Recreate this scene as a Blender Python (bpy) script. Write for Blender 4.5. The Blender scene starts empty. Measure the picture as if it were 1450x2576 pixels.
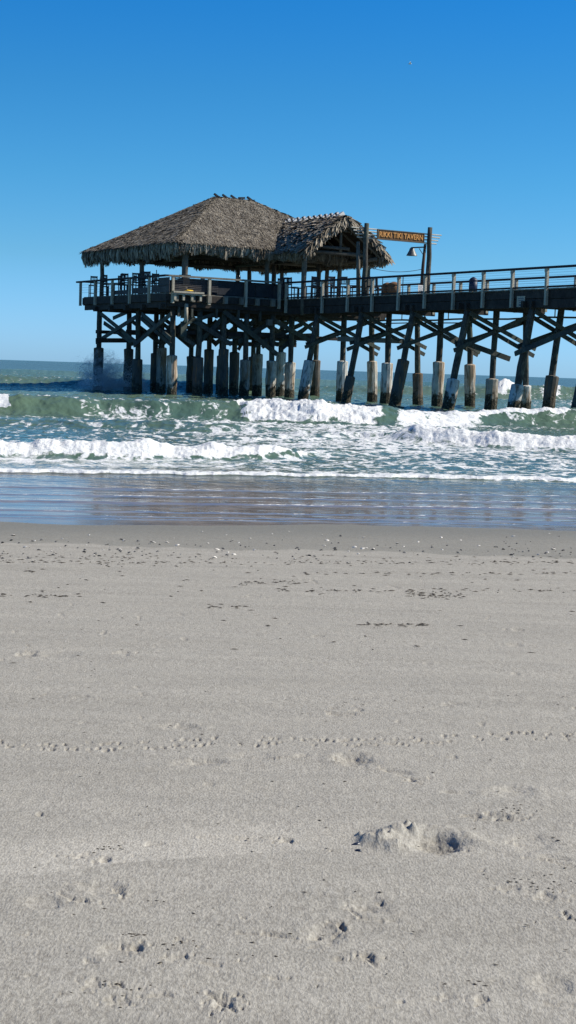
import bpy, math, random
import numpy as np
from mathutils import Vector, Matrix
random.seed(7); rng = np.random.default_rng(11)
scn = bpy.context.scene
COL = scn.collection
R = math.radians

# ------------------------------------------------------------------ camera model / layout helpers
F = 3940.0; EYE = 1.65                       # focal length in layout pixels (frame 1450 wide), eye height
def hor(x): return 904 + .0325 * x
PIT = math.atan((1288 - hor(725)) / F); ROLL = math.atan(.0325)
TH = 1.032; C0 = 44.62                       # the pier: heading and distance of its near edge
U = np.array([-math.cos(TH), math.sin(TH)])  # seaward along the pier
V = np.array([math.sin(TH), math.cos(TH)])   # across the pier, away from the beach camera
def ray(x, y):
    dx = x - 725; dy = 1288 - y
    cx = dx * math.cos(ROLL) - dy * math.sin(ROLL); cy = dx * math.sin(ROLL) + dy * math.cos(ROLL)
    return np.array([cx, math.cos(PIT) * F + math.sin(PIT) * cy, -math.sin(PIT) * F + math.cos(PIT) * cy])
def onw(x, y, w):
    r = ray(x, y); t = (C0 + w) / (r[:2] @ V); P = r * t
    return float(P[:2] @ U), w, float(P[2] + EYE)
def ons(x, y, s):
    r = ray(x, y); t = s / (r[:2] @ U); P = r * t
    return s, float(P[:2] @ V - C0), float(P[2] + EYE)
def onz(x, y, z):
    r = ray(x, y); t = (z - EYE) / r[2]; P = r * t
    return float(P[0]), float(P[1])
def onY(x, y, Y):
    r = ray(x, y); P = r * (Y / r[1]); return Vector((P[0], Y, P[2] + EYE))
def L(s, w, z):                              # pier frame -> world
    p = s * U + (C0 + w) * V
    return Vector((p[0], p[1], z))
UV_, VV_, ZV = Vector((U[0], U[1], 0)), Vector((V[0], V[1], 0)), Vector((0, 0, 1))

# ------------------------------------------------------------------ object helpers
def tag(o, label=None, cat=None, group=None, kind=None):
    if label: o['label'] = label
    if cat: o['category'] = cat
    if group: o['group'] = group
    if kind: o['kind'] = kind
    return o
def empty(name, loc, label, cat, group=None, rz=0):
    o = bpy.data.objects.new(name, None); COL.objects.link(o); o.location = loc; o.rotation_euler = (0, 0, rz)
    o.empty_display_size = .2
    return tag(o, label, cat, group)
class MB:
    def __init__(s): s.v = []; s.f = []
    def add(s, vs, fs):
        b = len(s.v); s.v += [tuple(v) for v in vs]; s.f += [tuple(i + b for i in f) for f in fs]
    def box(s, c, ax, ay, az):               # centre and three half-axis vectors
        c = Vector(c); vs = [c + ax * i + ay * j + az * k for i in (-1, 1) for j in (-1, 1) for k in (-1, 1)]
        s.add(vs, [(0, 1, 3, 2), (4, 6, 7, 5), (0, 4, 5, 1), (2, 3, 7, 6), (0, 2, 6, 4), (1, 5, 7, 3)])
    def lbox(s, s0, s1, w0, w1, z0, z1):     # box in the pier frame
        s.box(L((s0 + s1) / 2, (w0 + w1) / 2, (z0 + z1) / 2), UV_ * ((s1 - s0) / 2), VV_ * ((w1 - w0) / 2), ZV * ((z1 - z0) / 2))
    def beam(s, p, q, wid, hei, up=ZV):      # board from p to q
        p, q = Vector(p), Vector(q); d = q - p; l = d.length; d.normalize()
        side = d.cross(up)
        if side.length < 1e-4: side = d.cross(VV_)
        side.normalize(); u2 = side.cross(d)
        s.box((p + q) / 2, d * (l / 2), side * (wid / 2), u2 * (hei / 2))
    def tube(s, pts, rad, n=10, cap=True, wob=0.0):
        rings = []
        pts = [Vector(p) for p in pts]
        if not hasattr(rad, '__len__'): rad = [rad] * len(pts)
        b = len(s.v)
        ref = None
        for i, p in enumerate(pts):
            d = (pts[min(i + 1, len(pts) - 1)] - pts[max(i - 1, 0)]).normalized()
            a = d.cross(Vector((0, 1, 0)) if abs(d.y) < .9 else Vector((1, 0, 0))).normalized()
            c = d.cross(a)
            for k in range(n):
                t = 2 * math.pi * k / n; r = rad[i] * (1 + random.uniform(-wob, wob))
                s.v.append(tuple(p + a * (math.cos(t) * r) + c * (math.sin(t) * r)))
            if i:
                for k in range(n):
                    k2 = (k + 1) % n
                    s.f.append((b + (i - 1) * n + k, b + (i - 1) * n + k2, b + i * n + k2, b + i * n + k))
        if cap:
            s.f.append(tuple(b + k for k in range(n))[::-1]); s.f.append(tuple(b + (len(pts) - 1) * n + k for k in range(n)))
    def build(s, name, mat, parent=None, smooth=False, origin=None):
        off = Vector(parent.matrix_world.translation if False else parent.location) if parent else Vector((0, 0, 0))
        if parent and parent.parent: off = off + Vector(parent.parent.location)
        if origin is not None: off = Vector(origin)
        me = bpy.data.meshes.new(name)
        me.from_pydata([(v[0] - off[0], v[1] - off[1], v[2] - off[2]) for v in s.v], [], s.f)
        me.materials.append(mat); me.update()
        if smooth: me.polygons.foreach_set('use_smooth', [True] * len(me.polygons))
        o = bpy.data.objects.new(name, me); COL.objects.link(o)
        if parent: o.parent = parent
        elif origin is not None: o.location = origin
        return o
def copy_tree(o, parent=None):
    c = o.copy(); COL.objects.link(c); c.parent = parent
    for ch in o.children: copy_tree(ch, c)
    return c

# ------------------------------------------------------------------ materials
def mat_new(name):
    m = bpy.data.materials.new(name); m.use_nodes = True
    nt = m.node_tree; nt.nodes.clear()
    out = nt.nodes.new('ShaderNodeOutputMaterial'); b = nt.nodes.new('ShaderNodeBsdfPrincipled')
    nt.links.new(b.outputs[0], out.inputs[0])
    return m, nt, b, out
def N(nt, t, **kw):
    n = nt.nodes.new(t)
    for k, v in kw.items():
        if k in n.inputs: n.inputs[k].default_value = v
        else: setattr(n, k, v)
    return n
def ramp(nt, src, stops):
    r = nt.nodes.new('ShaderNodeValToRGB'); e = r.color_ramp.elements
    while len(e) > 1: e.remove(e[-1])
    e[0].position = stops[0][0]; e[0].color = (*stops[0][1], 1)
    for p, c in stops[1:]:
        q = e.new(p); q.color = (*c, 1)
    nt.links.new(src, r.inputs[0]); return r
def coords(nt, scale=(1, 1, 1), rot=(0, 0, 0), obj=False):
    if obj:
        g = nt.nodes.new('ShaderNodeTexCoord').outputs['Object']
    else:
        g = nt.nodes.new('ShaderNodeNewGeometry').outputs['Position']
    mp = nt.nodes.new('ShaderNodeMapping'); mp.inputs['Scale'].default_value = scale; mp.inputs['Rotation'].default_value = rot
    nt.links.new(g, mp.inputs[0]); return mp.outputs[0]
def noise(nt, vec, scale, detail=4, rough=.55, dist=0.0):
    n = nt.nodes.new('ShaderNodeTexNoise'); n.inputs['Scale'].default_value = scale; n.inputs['Detail'].default_value = detail
    n.inputs['Roughness'].default_value = rough; n.inputs['Distortion'].default_value = dist
    nt.links.new(vec, n.inputs['Vector']); return n
def math_(nt, op, a, b=None, clamp=False):
    n = nt.nodes.new('ShaderNodeMath'); n.operation = op; n.use_clamp = clamp
    for i, v in ((0, a), (1, b)):
        if v is None: continue
        if isinstance(v, (int, float)): n.inputs[i].default_value = v
        else: nt.links.new(v, n.inputs[i])
    return n.outputs[0]
def mixc(nt, f, a, b, blend='MIX'):
    n = nt.nodes.new('ShaderNodeMix'); n.data_type = 'RGBA'; n.blend_type = blend
    for i, v in ((0, f), (6, a), (7, b)):
        if isinstance(v, (int, float)): n.inputs[i].default_value = v
        elif isinstance(v, tuple): n.inputs[i].default_value = (*v, 1)
        else: nt.links.new(v, n.inputs[i])
    return n.outputs[2]
def bump(nt, b, h, strength=.5, dist=.02):
    n = nt.nodes.new('ShaderNodeBump'); n.inputs['Strength'].default_value = strength; n.inputs['Distance'].default_value = dist
    nt.links.new(h, n.inputs['Height']); nt.links.new(n.outputs[0], b.inputs['Normal']); return n

def wood(name, c0, c1, c2, rough=.85, streak=True, green=0):
    m, nt, b, out = mat_new(name)
    v = coords(nt, (1, 1, 1)); n1 = noise(nt, v, 2.2, 6, .65); n2 = noise(nt, coords(nt, (6, 6, 1.2)), 4.0, 5, .6)
    f = math_(nt, 'ADD', math_(nt, 'MULTIPLY', n1.outputs[0], .5), math_(nt, 'MULTIPLY', n2.outputs[0], .5))
    r = ramp(nt, f, [(.3, c0), (.5, c1), (.72, c2)])
    col = r.outputs[0]
    ri = nt.nodes.new('ShaderNodeNewGeometry')
    col = mixc(nt, .45, col, ramp(nt, ri.outputs['Random Per Island'], [(0, (.55, .55, .55)), (1, (1.35, 1.3, 1.25))]).outputs[0], 'MULTIPLY')
    if green:
        g = ramp(nt, noise(nt, v, .7, 3).outputs[0], [(.5, (0, 0, 0)), (.62, (1, 1, 1))])
        col = mixc(nt, math_(nt, 'MULTIPLY', g.outputs[0], green), col, (.09, .14, .10))
    nt.links.new(col, b.inputs['Base Color']); b.inputs['Roughness'].default_value = rough
    b.inputs['Specular IOR Level'].default_value = .2
    bump(nt, b, n2.outputs[0], .5, .02)
    return m
M = {}
M['pile'] = wood('creosoted pile timber', (.025, .024, .023), (.075, .07, .06), (.26, .23, .18), green=.3)
M['beam'] = wood('dark weathered beam', (.02, .018, .018), (.048, .041, .037), (.10, .084, .07))
M['brace'] = wood('cross brace timber', (.03, .033, .033), (.07, .075, .068), (.2, .19, .15), green=.25)
M['post'] = wood('pale weathered rail post', (.23, .22, .19), (.43, .40, .32), (.62, .57, .45))
M['cap'] = wood('dark rail cap', (.018, .02, .025), (.032, .035, .042), (.06, .06, .066))
M['plank'] = wood('grey deck plank', (.10, .10, .09), (.20, .19, .16), (.34, .31, .25))
M['hutpost'] = wood('peeled log', (.06, .06, .055), (.13, .12, .10), (.30, .27, .21))
M['rafter'] = wood('rafter pole', (.07, .065, .055), (.13, .12, .10), (.22, .20, .165))
M['furn'] = wood('furniture timber', (.04, .04, .045), (.075, .075, .08), (.13, .125, .12))
M['brown'] = wood('brown stained board', (.10, .055, .028), (.18, .10, .05), (.26, .15, .08))
M['bambooW'] = wood('pale pole', (.45, .43, .36), (.58, .55, .47), (.7, .68, .6))

def thatch_mat(name, stops, k=1.0):
    m, nt, b, out = mat_new(name)
    g = nt.nodes.new('ShaderNodeNewGeometry')
    v = coords(nt)
    n1 = noise(nt, v, .9, 5, .6)
    f = math_(nt, 'ADD', math_(nt, 'MULTIPLY', g.outputs['Random Per Island'], .50), math_(nt, 'MULTIPLY', n1.outputs[0], .62))
    r = ramp(nt, math_(nt, 'SUBTRACT', f, .06), stops)
    n2 = noise(nt, v, 3.5, 3, .6)
    col = mixc(nt, .55, r.outputs[0], ramp(nt, n2.outputs[0], [(.35, (.66, .65, .63)), (.62, (1.15, 1.13, 1.08))]).outputs[0], 'MULTIPLY')
    nt.links.new(col, b.inputs['Base Color']); b.inputs['Roughness'].default_value = .9; b.inputs['Specular IOR Level'].default_value = .15
    bump(nt, b, noise(nt, v, 22, 3).outputs[0], .5, .03)
    return m
M['thatch'] = thatch_mat('old grey palm thatch', [(.12, (.05, .043, .034)), (.34, (.17, .148, .12)), (.64, (.33, .295, .24)), (.88, (.56, .51, .42))])
M['thatch2'] = thatch_mat('bleached palm thatch', [(.05, (.06, .05, .04)), (.3, (.19, .16, .125)), (.65, (.36, .315, .25)), (.95, (.60, .54, .44))])
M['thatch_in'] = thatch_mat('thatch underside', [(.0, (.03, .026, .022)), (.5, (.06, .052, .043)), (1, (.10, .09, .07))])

def concrete_mat(name, base, rust, tone=1.0):
    m, nt, b, out = mat_new(name)
    g = nt.nodes.new('ShaderNodeNewGeometry'); sep = nt.nodes.new('ShaderNodeSeparateXYZ'); nt.links.new(g.outputs['Position'], sep.inputs[0])
    v = coords(nt); vs = coords(nt, (3, 3, .5))
    n1 = noise(nt, v, 2.5, 6, .6); ns = noise(nt, vs, 1.6, 5, .6)
    col = ramp(nt, n1.outputs[0], [(.3, tuple(c * .72 for c in base)), (.65, base)]).outputs[0]
    rf = ramp(nt, ns.outputs[0], [(.56 - rust * .16, (0, 0, 0)), (.66 - rust * .14, (1, 1, 1))])
    col = mixc(nt, math_(nt, 'MULTIPLY', rf.outputs[0], .75), col, (.27, .15, .065))
    cr = ramp(nt, noise(nt, coords(nt, (4, 4, .9)), 1.7, 5, .7).outputs[0], [(.40, (1, 1, 1)), (.47, (0, 0, 0))])
    col = mixc(nt, math_(nt, 'MULTIPLY', cr.outputs[0], .7), col, (.07, .065, .055))
    # barnacle and weed band up to the tide mark
    hz = math_(nt, 'ADD', sep.outputs[2], math_(nt, 'MULTIPLY', math_(nt, 'SUBTRACT', noise(nt, v, 2.6, 5, .65).outputs[0], .5), 2.2))
    bf = ramp(nt, hz, [(.50, (1, 1, 1)), (.75, (0, 0, 0))])
    bn = noise(nt, v, 11, 4, .7)
    bc = ramp(nt, bn.outputs[0], [(.38, (.018, .018, .016)), (.55, (.06, .05, .03)), (.68, (.25, .20, .13))])
    col = mixc(nt, bf.outputs[0], col, bc.outputs[0])
    nt.links.new(col, b.inputs['Base Color']); b.inputs['Roughness'].default_value = .8; b.inputs['Specular IOR Level'].default_value = .3
    bp = bump(nt, b, bn.outputs[0], .9, .06); nt.links.new(math_(nt, 'ADD', math_(nt, 'MULTIPLY', bf.outputs[0], .8), .15), bp.inputs['Strength'])
    return m
M['concW'] = concrete_mat('white pile jacket', (.72, .70, .65), .15)
M['concR'] = concrete_mat('rust stained pile jacket', (.66, .61, .52), .62)
M['concG'] = concrete_mat('grey pile jacket', (.44, .40, .34), .35)
M['concD'] = concrete_mat('dark pile jacket', (.12, .11, .095), .3)

def plain(name, c, rough=.6, metal=0, spec=.4, var=.15):
    m, nt, b, out = mat_new(name)
    n = noise(nt, coords(nt), 6, 4)
    r = ramp(nt, n.outputs[0], [(.3, tuple(x * (1 - var) for x in c)), (.7, tuple(min(1, x * (1 + var)) for x in c))])
    nt.links.new(r.outputs[0], b.inputs['Base Color']); b.inputs['Roughness'].default_value = rough
    b.inputs['Metallic'].default_value = metal; b.inputs['Specular IOR Level'].default_value = spec
    return m
M['orange'] = plain('orange painted lettering', (.72, .34, .09), .5)
M['iron'] = plain('rusty iron', (.09, .055, .04), .7)
M['galv'] = plain('galvanised steel', (.16, .165, .16), .5, .3)
M['black'] = plain('black rubber', (.015, .016, .02), .7)
M['navy'] = plain('dark blue plastic', (.02, .03, .07), .5)
M['paper'] = plain('white notice paper', (.78, .78, .75), .7)
M['ink'] = plain('faded print', (.12, .13, .16), .8)
M['gullw'] = plain('white feathers', (.78, .77, .74), .8)
M['gullg'] = plain('grey wing feathers', (.16, .17, .19), .8)
M['gullk'] = plain('black feathers', (.03, .03, .035), .7)
M['beak'] = plain('orange beak', (.5, .18, .05), .5)
M['yellow'] = plain('yellow cloth', (.85, .55, .06), .9)
M['shellw'] = plain('white shell', (.72, .68, .6), .5)
M['shellg'] = plain('grey pebble', (.10, .10, .095), .6)
M['mussel'] = plain('blue black shell', (.02, .03, .055), .35, 0, .6)
M['weed'] = plain('dry wrack', (.05, .04, .028), .9, var=.5)
M['glassy'] = plain('brown bottle glass', (.03, .03, .035), .15)
M['pin_lit'] = plain('bleached sunlit-white board end', (.80, .78, .72), .8)  # bleached wood with the white of sunlit ends painted in
M['lampin'] = plain('white enamel', (.8, .8, .76), .4)

# ------------------------------------------------------------------ numpy noise
def _h(ix, iy, seed):
    n = (ix.astype(np.int64) * 374761393 + iy.astype(np.int64) * 668265263 + seed * 1442695041) & 0x7fffffff
    n = ((n ^ (n >> 13)) * 1274126177) & 0x7fffffff
    n = n ^ (n >> 16)
    return n
def perlin(x, y, seed=0):
    xi = np.floor(x); yi = np.floor(y); xf = x - xi; yf = y - yi
    u = xf * xf * xf * (xf * (xf * 6 - 15) + 10); v = yf * yf * yf * (yf * (yf * 6 - 15) + 10)
    def g(a, b):
        an = (_h(xi + a, yi + b, seed) % 4096) / 4096 * 2 * np.pi
        return np.cos(an) * (xf - a) + np.sin(an) * (yf - b)
    return 1.5 * ((g(0, 0) * (1 - u) + g(1, 0) * u) * (1 - v) + (g(0, 1) * (1 - u) + g(1, 1) * u) * v)
def fbm(x, y, o=4, seed=0, gain=.5, ridged=False):
    r = 0; a = 1.0; t = 0
    for i in range(o):
        p = perlin(x * 2 ** i, y * 2 ** i, seed + i * 17)
        if ridged: p = 1 - 2 * np.abs(p)
        r = r + a * p; t += a; a *= gain
    return r / t
def sst(a, b, x):
    t = np.clip((x - a) / (b - a), 0, 1); return t * t * (3 - 2 * t)
def grid_object(name, X, Y, Z, mat, attrs, kind='structure'):
    nr, nc = X.shape
    me = bpy.data.meshes.new(name)
    co = np.stack([X, Y, Z], -1).reshape(-1, 3).astype(np.float32)
    idx = np.arange(nr * nc).reshape(nr, nc)
    q = np.stack([idx[:-1, :-1], idx[:-1, 1:], idx[1:, 1:], idx[1:, :-1]], -1).reshape(-1, 4)
    me.vertices.add(len(co)); me.vertices.foreach_set('co', co.ravel())
    me.loops.add(q.size); me.loops.foreach_set('vertex_index', q.ravel().astype(np.int32))
    me.polygons.add(len(q)); me.polygons.foreach_set('loop_start', (np.arange(len(q)) * 4).astype(np.int32))
    me.polygons.foreach_set('loop_total', np.full(len(q), 4, np.int32))
    me.polygons.foreach_set('use_smooth', np.ones(len(q), bool))
    me.update(calc_edges=True); me.validate()
    for k, a in attrs.items():
        at = me.attributes.new(k, 'FLOAT', 'POINT'); at.data.foreach_set('value', a.ravel().astype(np.float32))
    me.materials.append(mat)
    o = bpy.data.objects.new(name, me); COL.objects.link(o); o['kind'] = kind
    return o
def cols(dense, nd, far):
    a = np.linspace(-dense, dense, nd)
    e = dense * np.geomspace(1.03, far / dense, 26)
    return np.concatenate([-e[::-1], a, e])
def shore(X): return 16.45 + .215 * X + .15 * np.sin(X * 1.3 + .6) + .05 * np.sin(X * 3.7)

# ------------------------------------------------------------------ the beach
def sand_height(X, Y):
    base = .10 * (1 - (Y - 3.5) / (shore(X) - 3.5))
    base = np.where(base < 0, base * 1.6, base)
    return base
def build_sand():
    t = cols(.225, 560, 2.5)
    ys = 2.6 * np.exp(np.linspace(0, math.log(20.5 / 2.6), 820))
    ys = np.concatenate([np.linspace(-6, 2.5, 14), ys, [22, 26, 34]])
    Yr = np.maximum(ys, 2.6)
    X = Yr[:, None] * t[None, :]; Y = np.repeat(ys[:, None], len(t), 1)
    Z = sand_height(X, Y)
    dry = 1 - sst(13.0, 14.6, Y)
    Z = Z + .006 * fbm(X * .8, Y * 2.2, 4, 3) * (.3 + .7 * dry)
    Z = Z + .0028 * fbm(X * 5, Y * 9, 3, 8) * dry * sst(.0, .25, fbm(X * .7, Y * .9, 3, 21) + .12)
    Z = Z + .0012 * fbm(X * 26, Y * 14, 3, 31) * dry
    px = 725 + X / np.maximum(Y, .5) * F
    tone = np.zeros_like(X)
    def dent(x, y, wpx, hpx, d, rim=.6, ang=0.0):
        cx, cy = onz(x, y, .075); k = np.hypot(cx, cy)
        a = wpx / F * cy * .5; b = hpx * cy * cy / (F * 1.57) * .5
        m = (np.abs(X - cx) < 4 * (a + b)) & (np.abs(Y - cy) < 4 * (a + b))
        ii = np.where(m)
        if not len(ii[0]): return
        x_, y_ = X[ii] - cx, Y[ii] - cy
        xr = x_ * math.cos(ang) + y_ * math.sin(ang); yr = -x_ * math.sin(ang) + y_ * math.cos(ang)
        nn = fbm(X[ii] * 24 / max(.4, cy / 6), Y[ii] * 24 / max(.4, cy / 6), 3, int(x)) * (1.3 if wpx < 80 else .4)
        q = np.sqrt((xr / a) ** 2 + (yr / b) ** 2) * (1 + nn)
        d *= .36 if wpx < 80 else .6; hpx *= .85; Z[ii] += -d * (1 - sst(.45, 1.05, q)) + d * rim * .35 * np.exp(-((q - 1.35) / .28) ** 2) * (1 + nn)
    # eroded footprints and scuffs where the photo has them
    for a in [(68,1640,50,13,.03),(312,1636,50,9,.02),(208,1752,60,8,.012),(640,1490,60,8,.012),(470,1826,60,8,.014),
              (855,1095+700,70,9,.018),(905,1784,26,10,.02),(520,1920,100,18,.012),(760,1905,40,9,.016),(880,1912,90,30,.02),
              (1000,1945,110,12,.014,.5,-.5),(1035,1966,22,12,.025),(1248,2058,60,14,.03),(1190,2062,60,10,.02),(1300,2066,50,14,.022),
              (1262,2074,60,6,.02),(1140,1768,40,7,.014),(1305,1577,30,8,.018),(1300,1615,50,7,.014),(798,1594,34,6,.014),(1120,1770,26,7,.014),
              (265,2178,40,16,.022),(215,2165,60,10,.012),(725,2124,34,12,.024),(390,2132,60,10,.014),(620,2122,90,8,.010),
              (205,2282,52,9,.02),(300,2258,26,26,.016),(210,2240,90,10,.01),(342,2400,40,22,.03),(440,2430,60,20,.016),(540,2450,60,12,.016,.5,-.5),
              (925,2430,46,20,.03,.6,-.55),(860,2348,24,16,.02),(800,2372,30,16,.02),(925,2300,70,30,.012),(990,2330,40,10,.01),
              (1280,2248,70,14,.018),(1380,2270,70,20,.02),(1430,2322,30,14,.03),(1395,2168,90,9,.016,.4,-.35),(1300,2130,24,14,.014),
              (240,2500,50,30,.016),(300,2545,70,26,.016),(405,2530,60,16,.014),(1210,2540,40,26,.02),(1120,2535,50,14,.012),(690,2368,110,8,.012,.4,-.4),
              (560,2545,70,44,.025),(100,2056,20,8,.02),(230,2440,40,16,.014),(450,2380,30,10,.012),(1150,2000,90,10,.01),(1300,1990,90,14,.012)]:
        dent(*a)
    for a in [(110,2290,120,40,.012,.5,.2),(640,1905,120,26,.010),(900,1915,110,34,.014),(260,2250,110,44,.012),(930,2290,120,50,.012,.4),(820,2365,100,60,.014,.4),(1290,2000,120,34,.010),(150,1640,110,20,.010),(450,1830,110,20,.010),(1340,2130,130,50,.010),(480,1925,110,24,.010),(300,2410,120,46,.010),(1390,2500,120,60,.012)]:
        dent(*a)
    for i in range(70):
        x = random.uniform(-40, 1490); y = 1440 + 1130 * random.random() ** 1.3
        dent(x, y, random.uniform(8, 30) * (.5 + (y - 1400) / 900), random.uniform(4, 11), random.uniform(.006, .016), .7, random.uniform(-.4, .4))
    def groove(pts, wd, d):
        P = [onz(x, y, .078) for x, y in pts]
        for (x0, y0), (x1, y1) in zip(P, P[1:]):
            m = (X > min(x0, x1) - .06) & (X < max(x0, x1) + .06) & (Y > min(y0, y1) - .1) & (Y < max(y0, y1) + .1); ii = np.where(m)
            dx, dy = x1 - x0, y1 - y0; t_ = np.clip(((X[ii] - x0) * dx + (Y[ii] - y0) * dy) / (dx * dx + dy * dy), 0, 1)
            q = np.hypot(X[ii] - x0 - t_ * dx, (Y[ii] - y0 - t_ * dy) * .6) / wd * (1 + .5 * fbm(X[ii] * 60, Y[ii] * 40, 2, 5))
            Z[ii] += -d * np.exp(-q ** 2) + d * .35 * np.exp(-((q - 1.9) / .7) ** 2)
    for g_ in ([(600, 2362), (660, 2366), (745, 2376)], [(955, 1932), (1000, 1948), (1062, 1976)], [(1318, 2165), (1380, 2172), (1442, 2190)], [(826, 2332), (858, 2340), (866, 2352), (840, 2366)], [(895, 2418), (922, 2430), (942, 2446)], [(840, 1905), (850, 1922), (895, 1932)],
               [(150, 2262), (200, 2284), (222, 2285)], [(285, 2256), (310, 2264), (304, 2274)], [(500, 2085 + 30), (600, 2113), (700, 2118), (735, 2126)], [(880, 2300), (905, 2322), (960, 2330)], [(520, 2520), (560, 2545), (590, 2566)], [(820, 1786), (870, 1798), (900, 1796)], [(1165, 2056), (1220, 2068), (1300, 2072)], [(640, 1905), (700, 1909), (768, 1905)], [(470, 1922), (520, 1914), (572, 1922)]):
        groove(g_, .0055, .005)
    # tyre tread line
    for row, yy in enumerate((1866, 1879)):
        for k in range(-2, 76):
            x = k * 20 + row * 9; yl = yy + 12 * math.cos(x / 1450 * 2.4) - 8 + random.uniform(-2, 2)
            if random.random() < .35 + .5 * math.sin(k * .31 + row) ** 2: dent(x + random.uniform(-4, 4), yl + random.uniform(-3, 3) + 5 * math.sin(k * .17), random.uniform(8, 20), random.uniform(3.5, 6.5), random.uniform(.018, .038), .5)
    # dug pit with its thrown-up rim
    def at(x, y): return onz(x, y, .08)
    def lump(x, y, ax, ay, h, n=.4, f=22):
        cx, cy = at(x, y); q2 = ((X - cx) / ax) ** 2 + ((Y - cy) / ay) ** 2
        ii = np.where(q2 < 9)
        nn = 1 + n * fbm(X[ii] * f, Y[ii] * f, 4, int(x + y), .6) * 1.6
        Z[ii] += h * .72 * np.exp(-q2[ii] * 1.2) * nn
    lump(965, 2120, .060, .085, .042, .6); lump(925, 2122, .035, .045, .026, .6); lump(1010, 2098, .06, .05, .038, .6)
    lump(1000, 2140, .05, .05, .022, .7); lump(1085, 2088, .09, .035, .020, .6); lump(1165, 2110, .055, .06, .022, .5)
    lump(1205, 2125, .04, .04, .014, .6); lump(1250, 2130, .07, .05, .008, .4)
    cx, cy = at(1098, 2126); q = np.sqrt(((X - cx) / .105) ** 2 + ((Y - cy) / .125) ** 2) * (1 + .7 * fbm(X * 14, Y * 14, 4, 5))
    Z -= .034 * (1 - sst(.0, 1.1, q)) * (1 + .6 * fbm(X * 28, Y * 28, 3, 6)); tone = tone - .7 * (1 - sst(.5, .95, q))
    for (x, y, a, b, h) in [(1040, 2100, .012, .02, .03), (905, 2108, .01, .016, .02), (985, 2112, .009, .016, .018), (1025, 2088, .013, .018, .025)]:
        lump(x, y, a, b, h, .2)
    # wetness and film bands (attribute: 0 dry .. 1 wet)
    wetline = 14.05 + .25 * X * .2 + .07 * np.sin(X * 2.2) + .05 * np.sin(X * 6.3 + 1) + .03 * np.sin(X * 17)
    wet = sst(-.04, .05, Y - wetline) * .62 + .38 * sst(14.6, 16.2, Y - .21 * X)
    line = 2225 - 85 * np.clip(px / 950, -1, 1) ** .8 * 1.0 if False else None
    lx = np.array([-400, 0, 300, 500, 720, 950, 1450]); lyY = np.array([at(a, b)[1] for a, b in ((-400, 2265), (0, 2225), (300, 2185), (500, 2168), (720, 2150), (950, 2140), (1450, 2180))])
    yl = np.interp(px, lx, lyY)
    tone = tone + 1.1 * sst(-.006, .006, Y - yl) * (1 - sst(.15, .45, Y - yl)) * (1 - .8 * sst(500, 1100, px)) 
    tone = tone + .3 * fbm(X * .7, Y * 3.0, 4, 55) + .35 * fbm(X * .35, Y * 5.5, 2, 57)
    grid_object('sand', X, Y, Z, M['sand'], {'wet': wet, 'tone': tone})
def sand_material():
    m, nt, b, out = mat_new('beach sand')
    aw = N(nt, 'ShaderNodeAttribute', attribute_name='wet'); at = N(nt, 'ShaderNodeAttribute', attribute_name='tone')
    v = coords(nt)
    ve = coords(nt, (1, .42, 1)); g1 = noise(nt, ve, 135, 3, .6); g2 = noise(nt, ve, 44, 3, .6, .8); g3 = noise(nt, coords(nt, (1, 2.5, 1)), 2.2, 5, .6)
    f = math_(nt, 'ADD', math_(nt, 'MULTIPLY', g1.outputs[0], .68), math_(nt, 'MULTIPLY', g2.outputs[0], .32))
    dryc = ramp(nt, f, [(.38, (.275, .258, .222)), (.5, (.365, .347, .30)), (.62, (.455, .434, .378))]).outputs[0]
    dryc = mixc(nt, .25, dryc, ramp(nt, g3.outputs[0], [(.3, (.82, .82, .84)), (.7, (1.12, 1.10, 1.07))]).outputs[0], 'MULTIPLY')
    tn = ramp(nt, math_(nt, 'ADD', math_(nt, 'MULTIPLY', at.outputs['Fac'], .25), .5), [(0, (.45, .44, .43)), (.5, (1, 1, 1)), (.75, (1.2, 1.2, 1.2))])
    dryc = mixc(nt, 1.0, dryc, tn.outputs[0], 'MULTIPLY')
    wetc = ramp(nt, f, [(.36, (.17, .165, .137)), (.62, (.265, .255, .21))]).outputs[0]
    col = mixc(nt, aw.outputs['Fac'], dryc, wetc)
    # dark mineral specks
    sp = N(nt, 'ShaderNodeTexVoronoi', Scale=60.0); nt.links.new(v, sp.inputs['Vector'])
    spk = ramp(nt, sp.outputs['Distance'], [(.06, (1, 1, 1)), (.13, (0, 0, 0))])
    col = mixc(nt, math_(nt, 'MULTIPLY', spk.outputs[0], .5), col, (.12, .11, .10))
    nt.links.new(col, b.inputs['Base Color'])
    nt.links.new(math_(nt, 'SUBTRACT', .95, math_(nt, 'MULTIPLY', aw.outputs['Fac'], .35)), b.inputs['Roughness'])
    b.inputs['Specular IOR Level'].default_value = .25
    bump(nt, b, f, .5, .010)
    return m
M['sand'] = sand_material()
build_sand()

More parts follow.
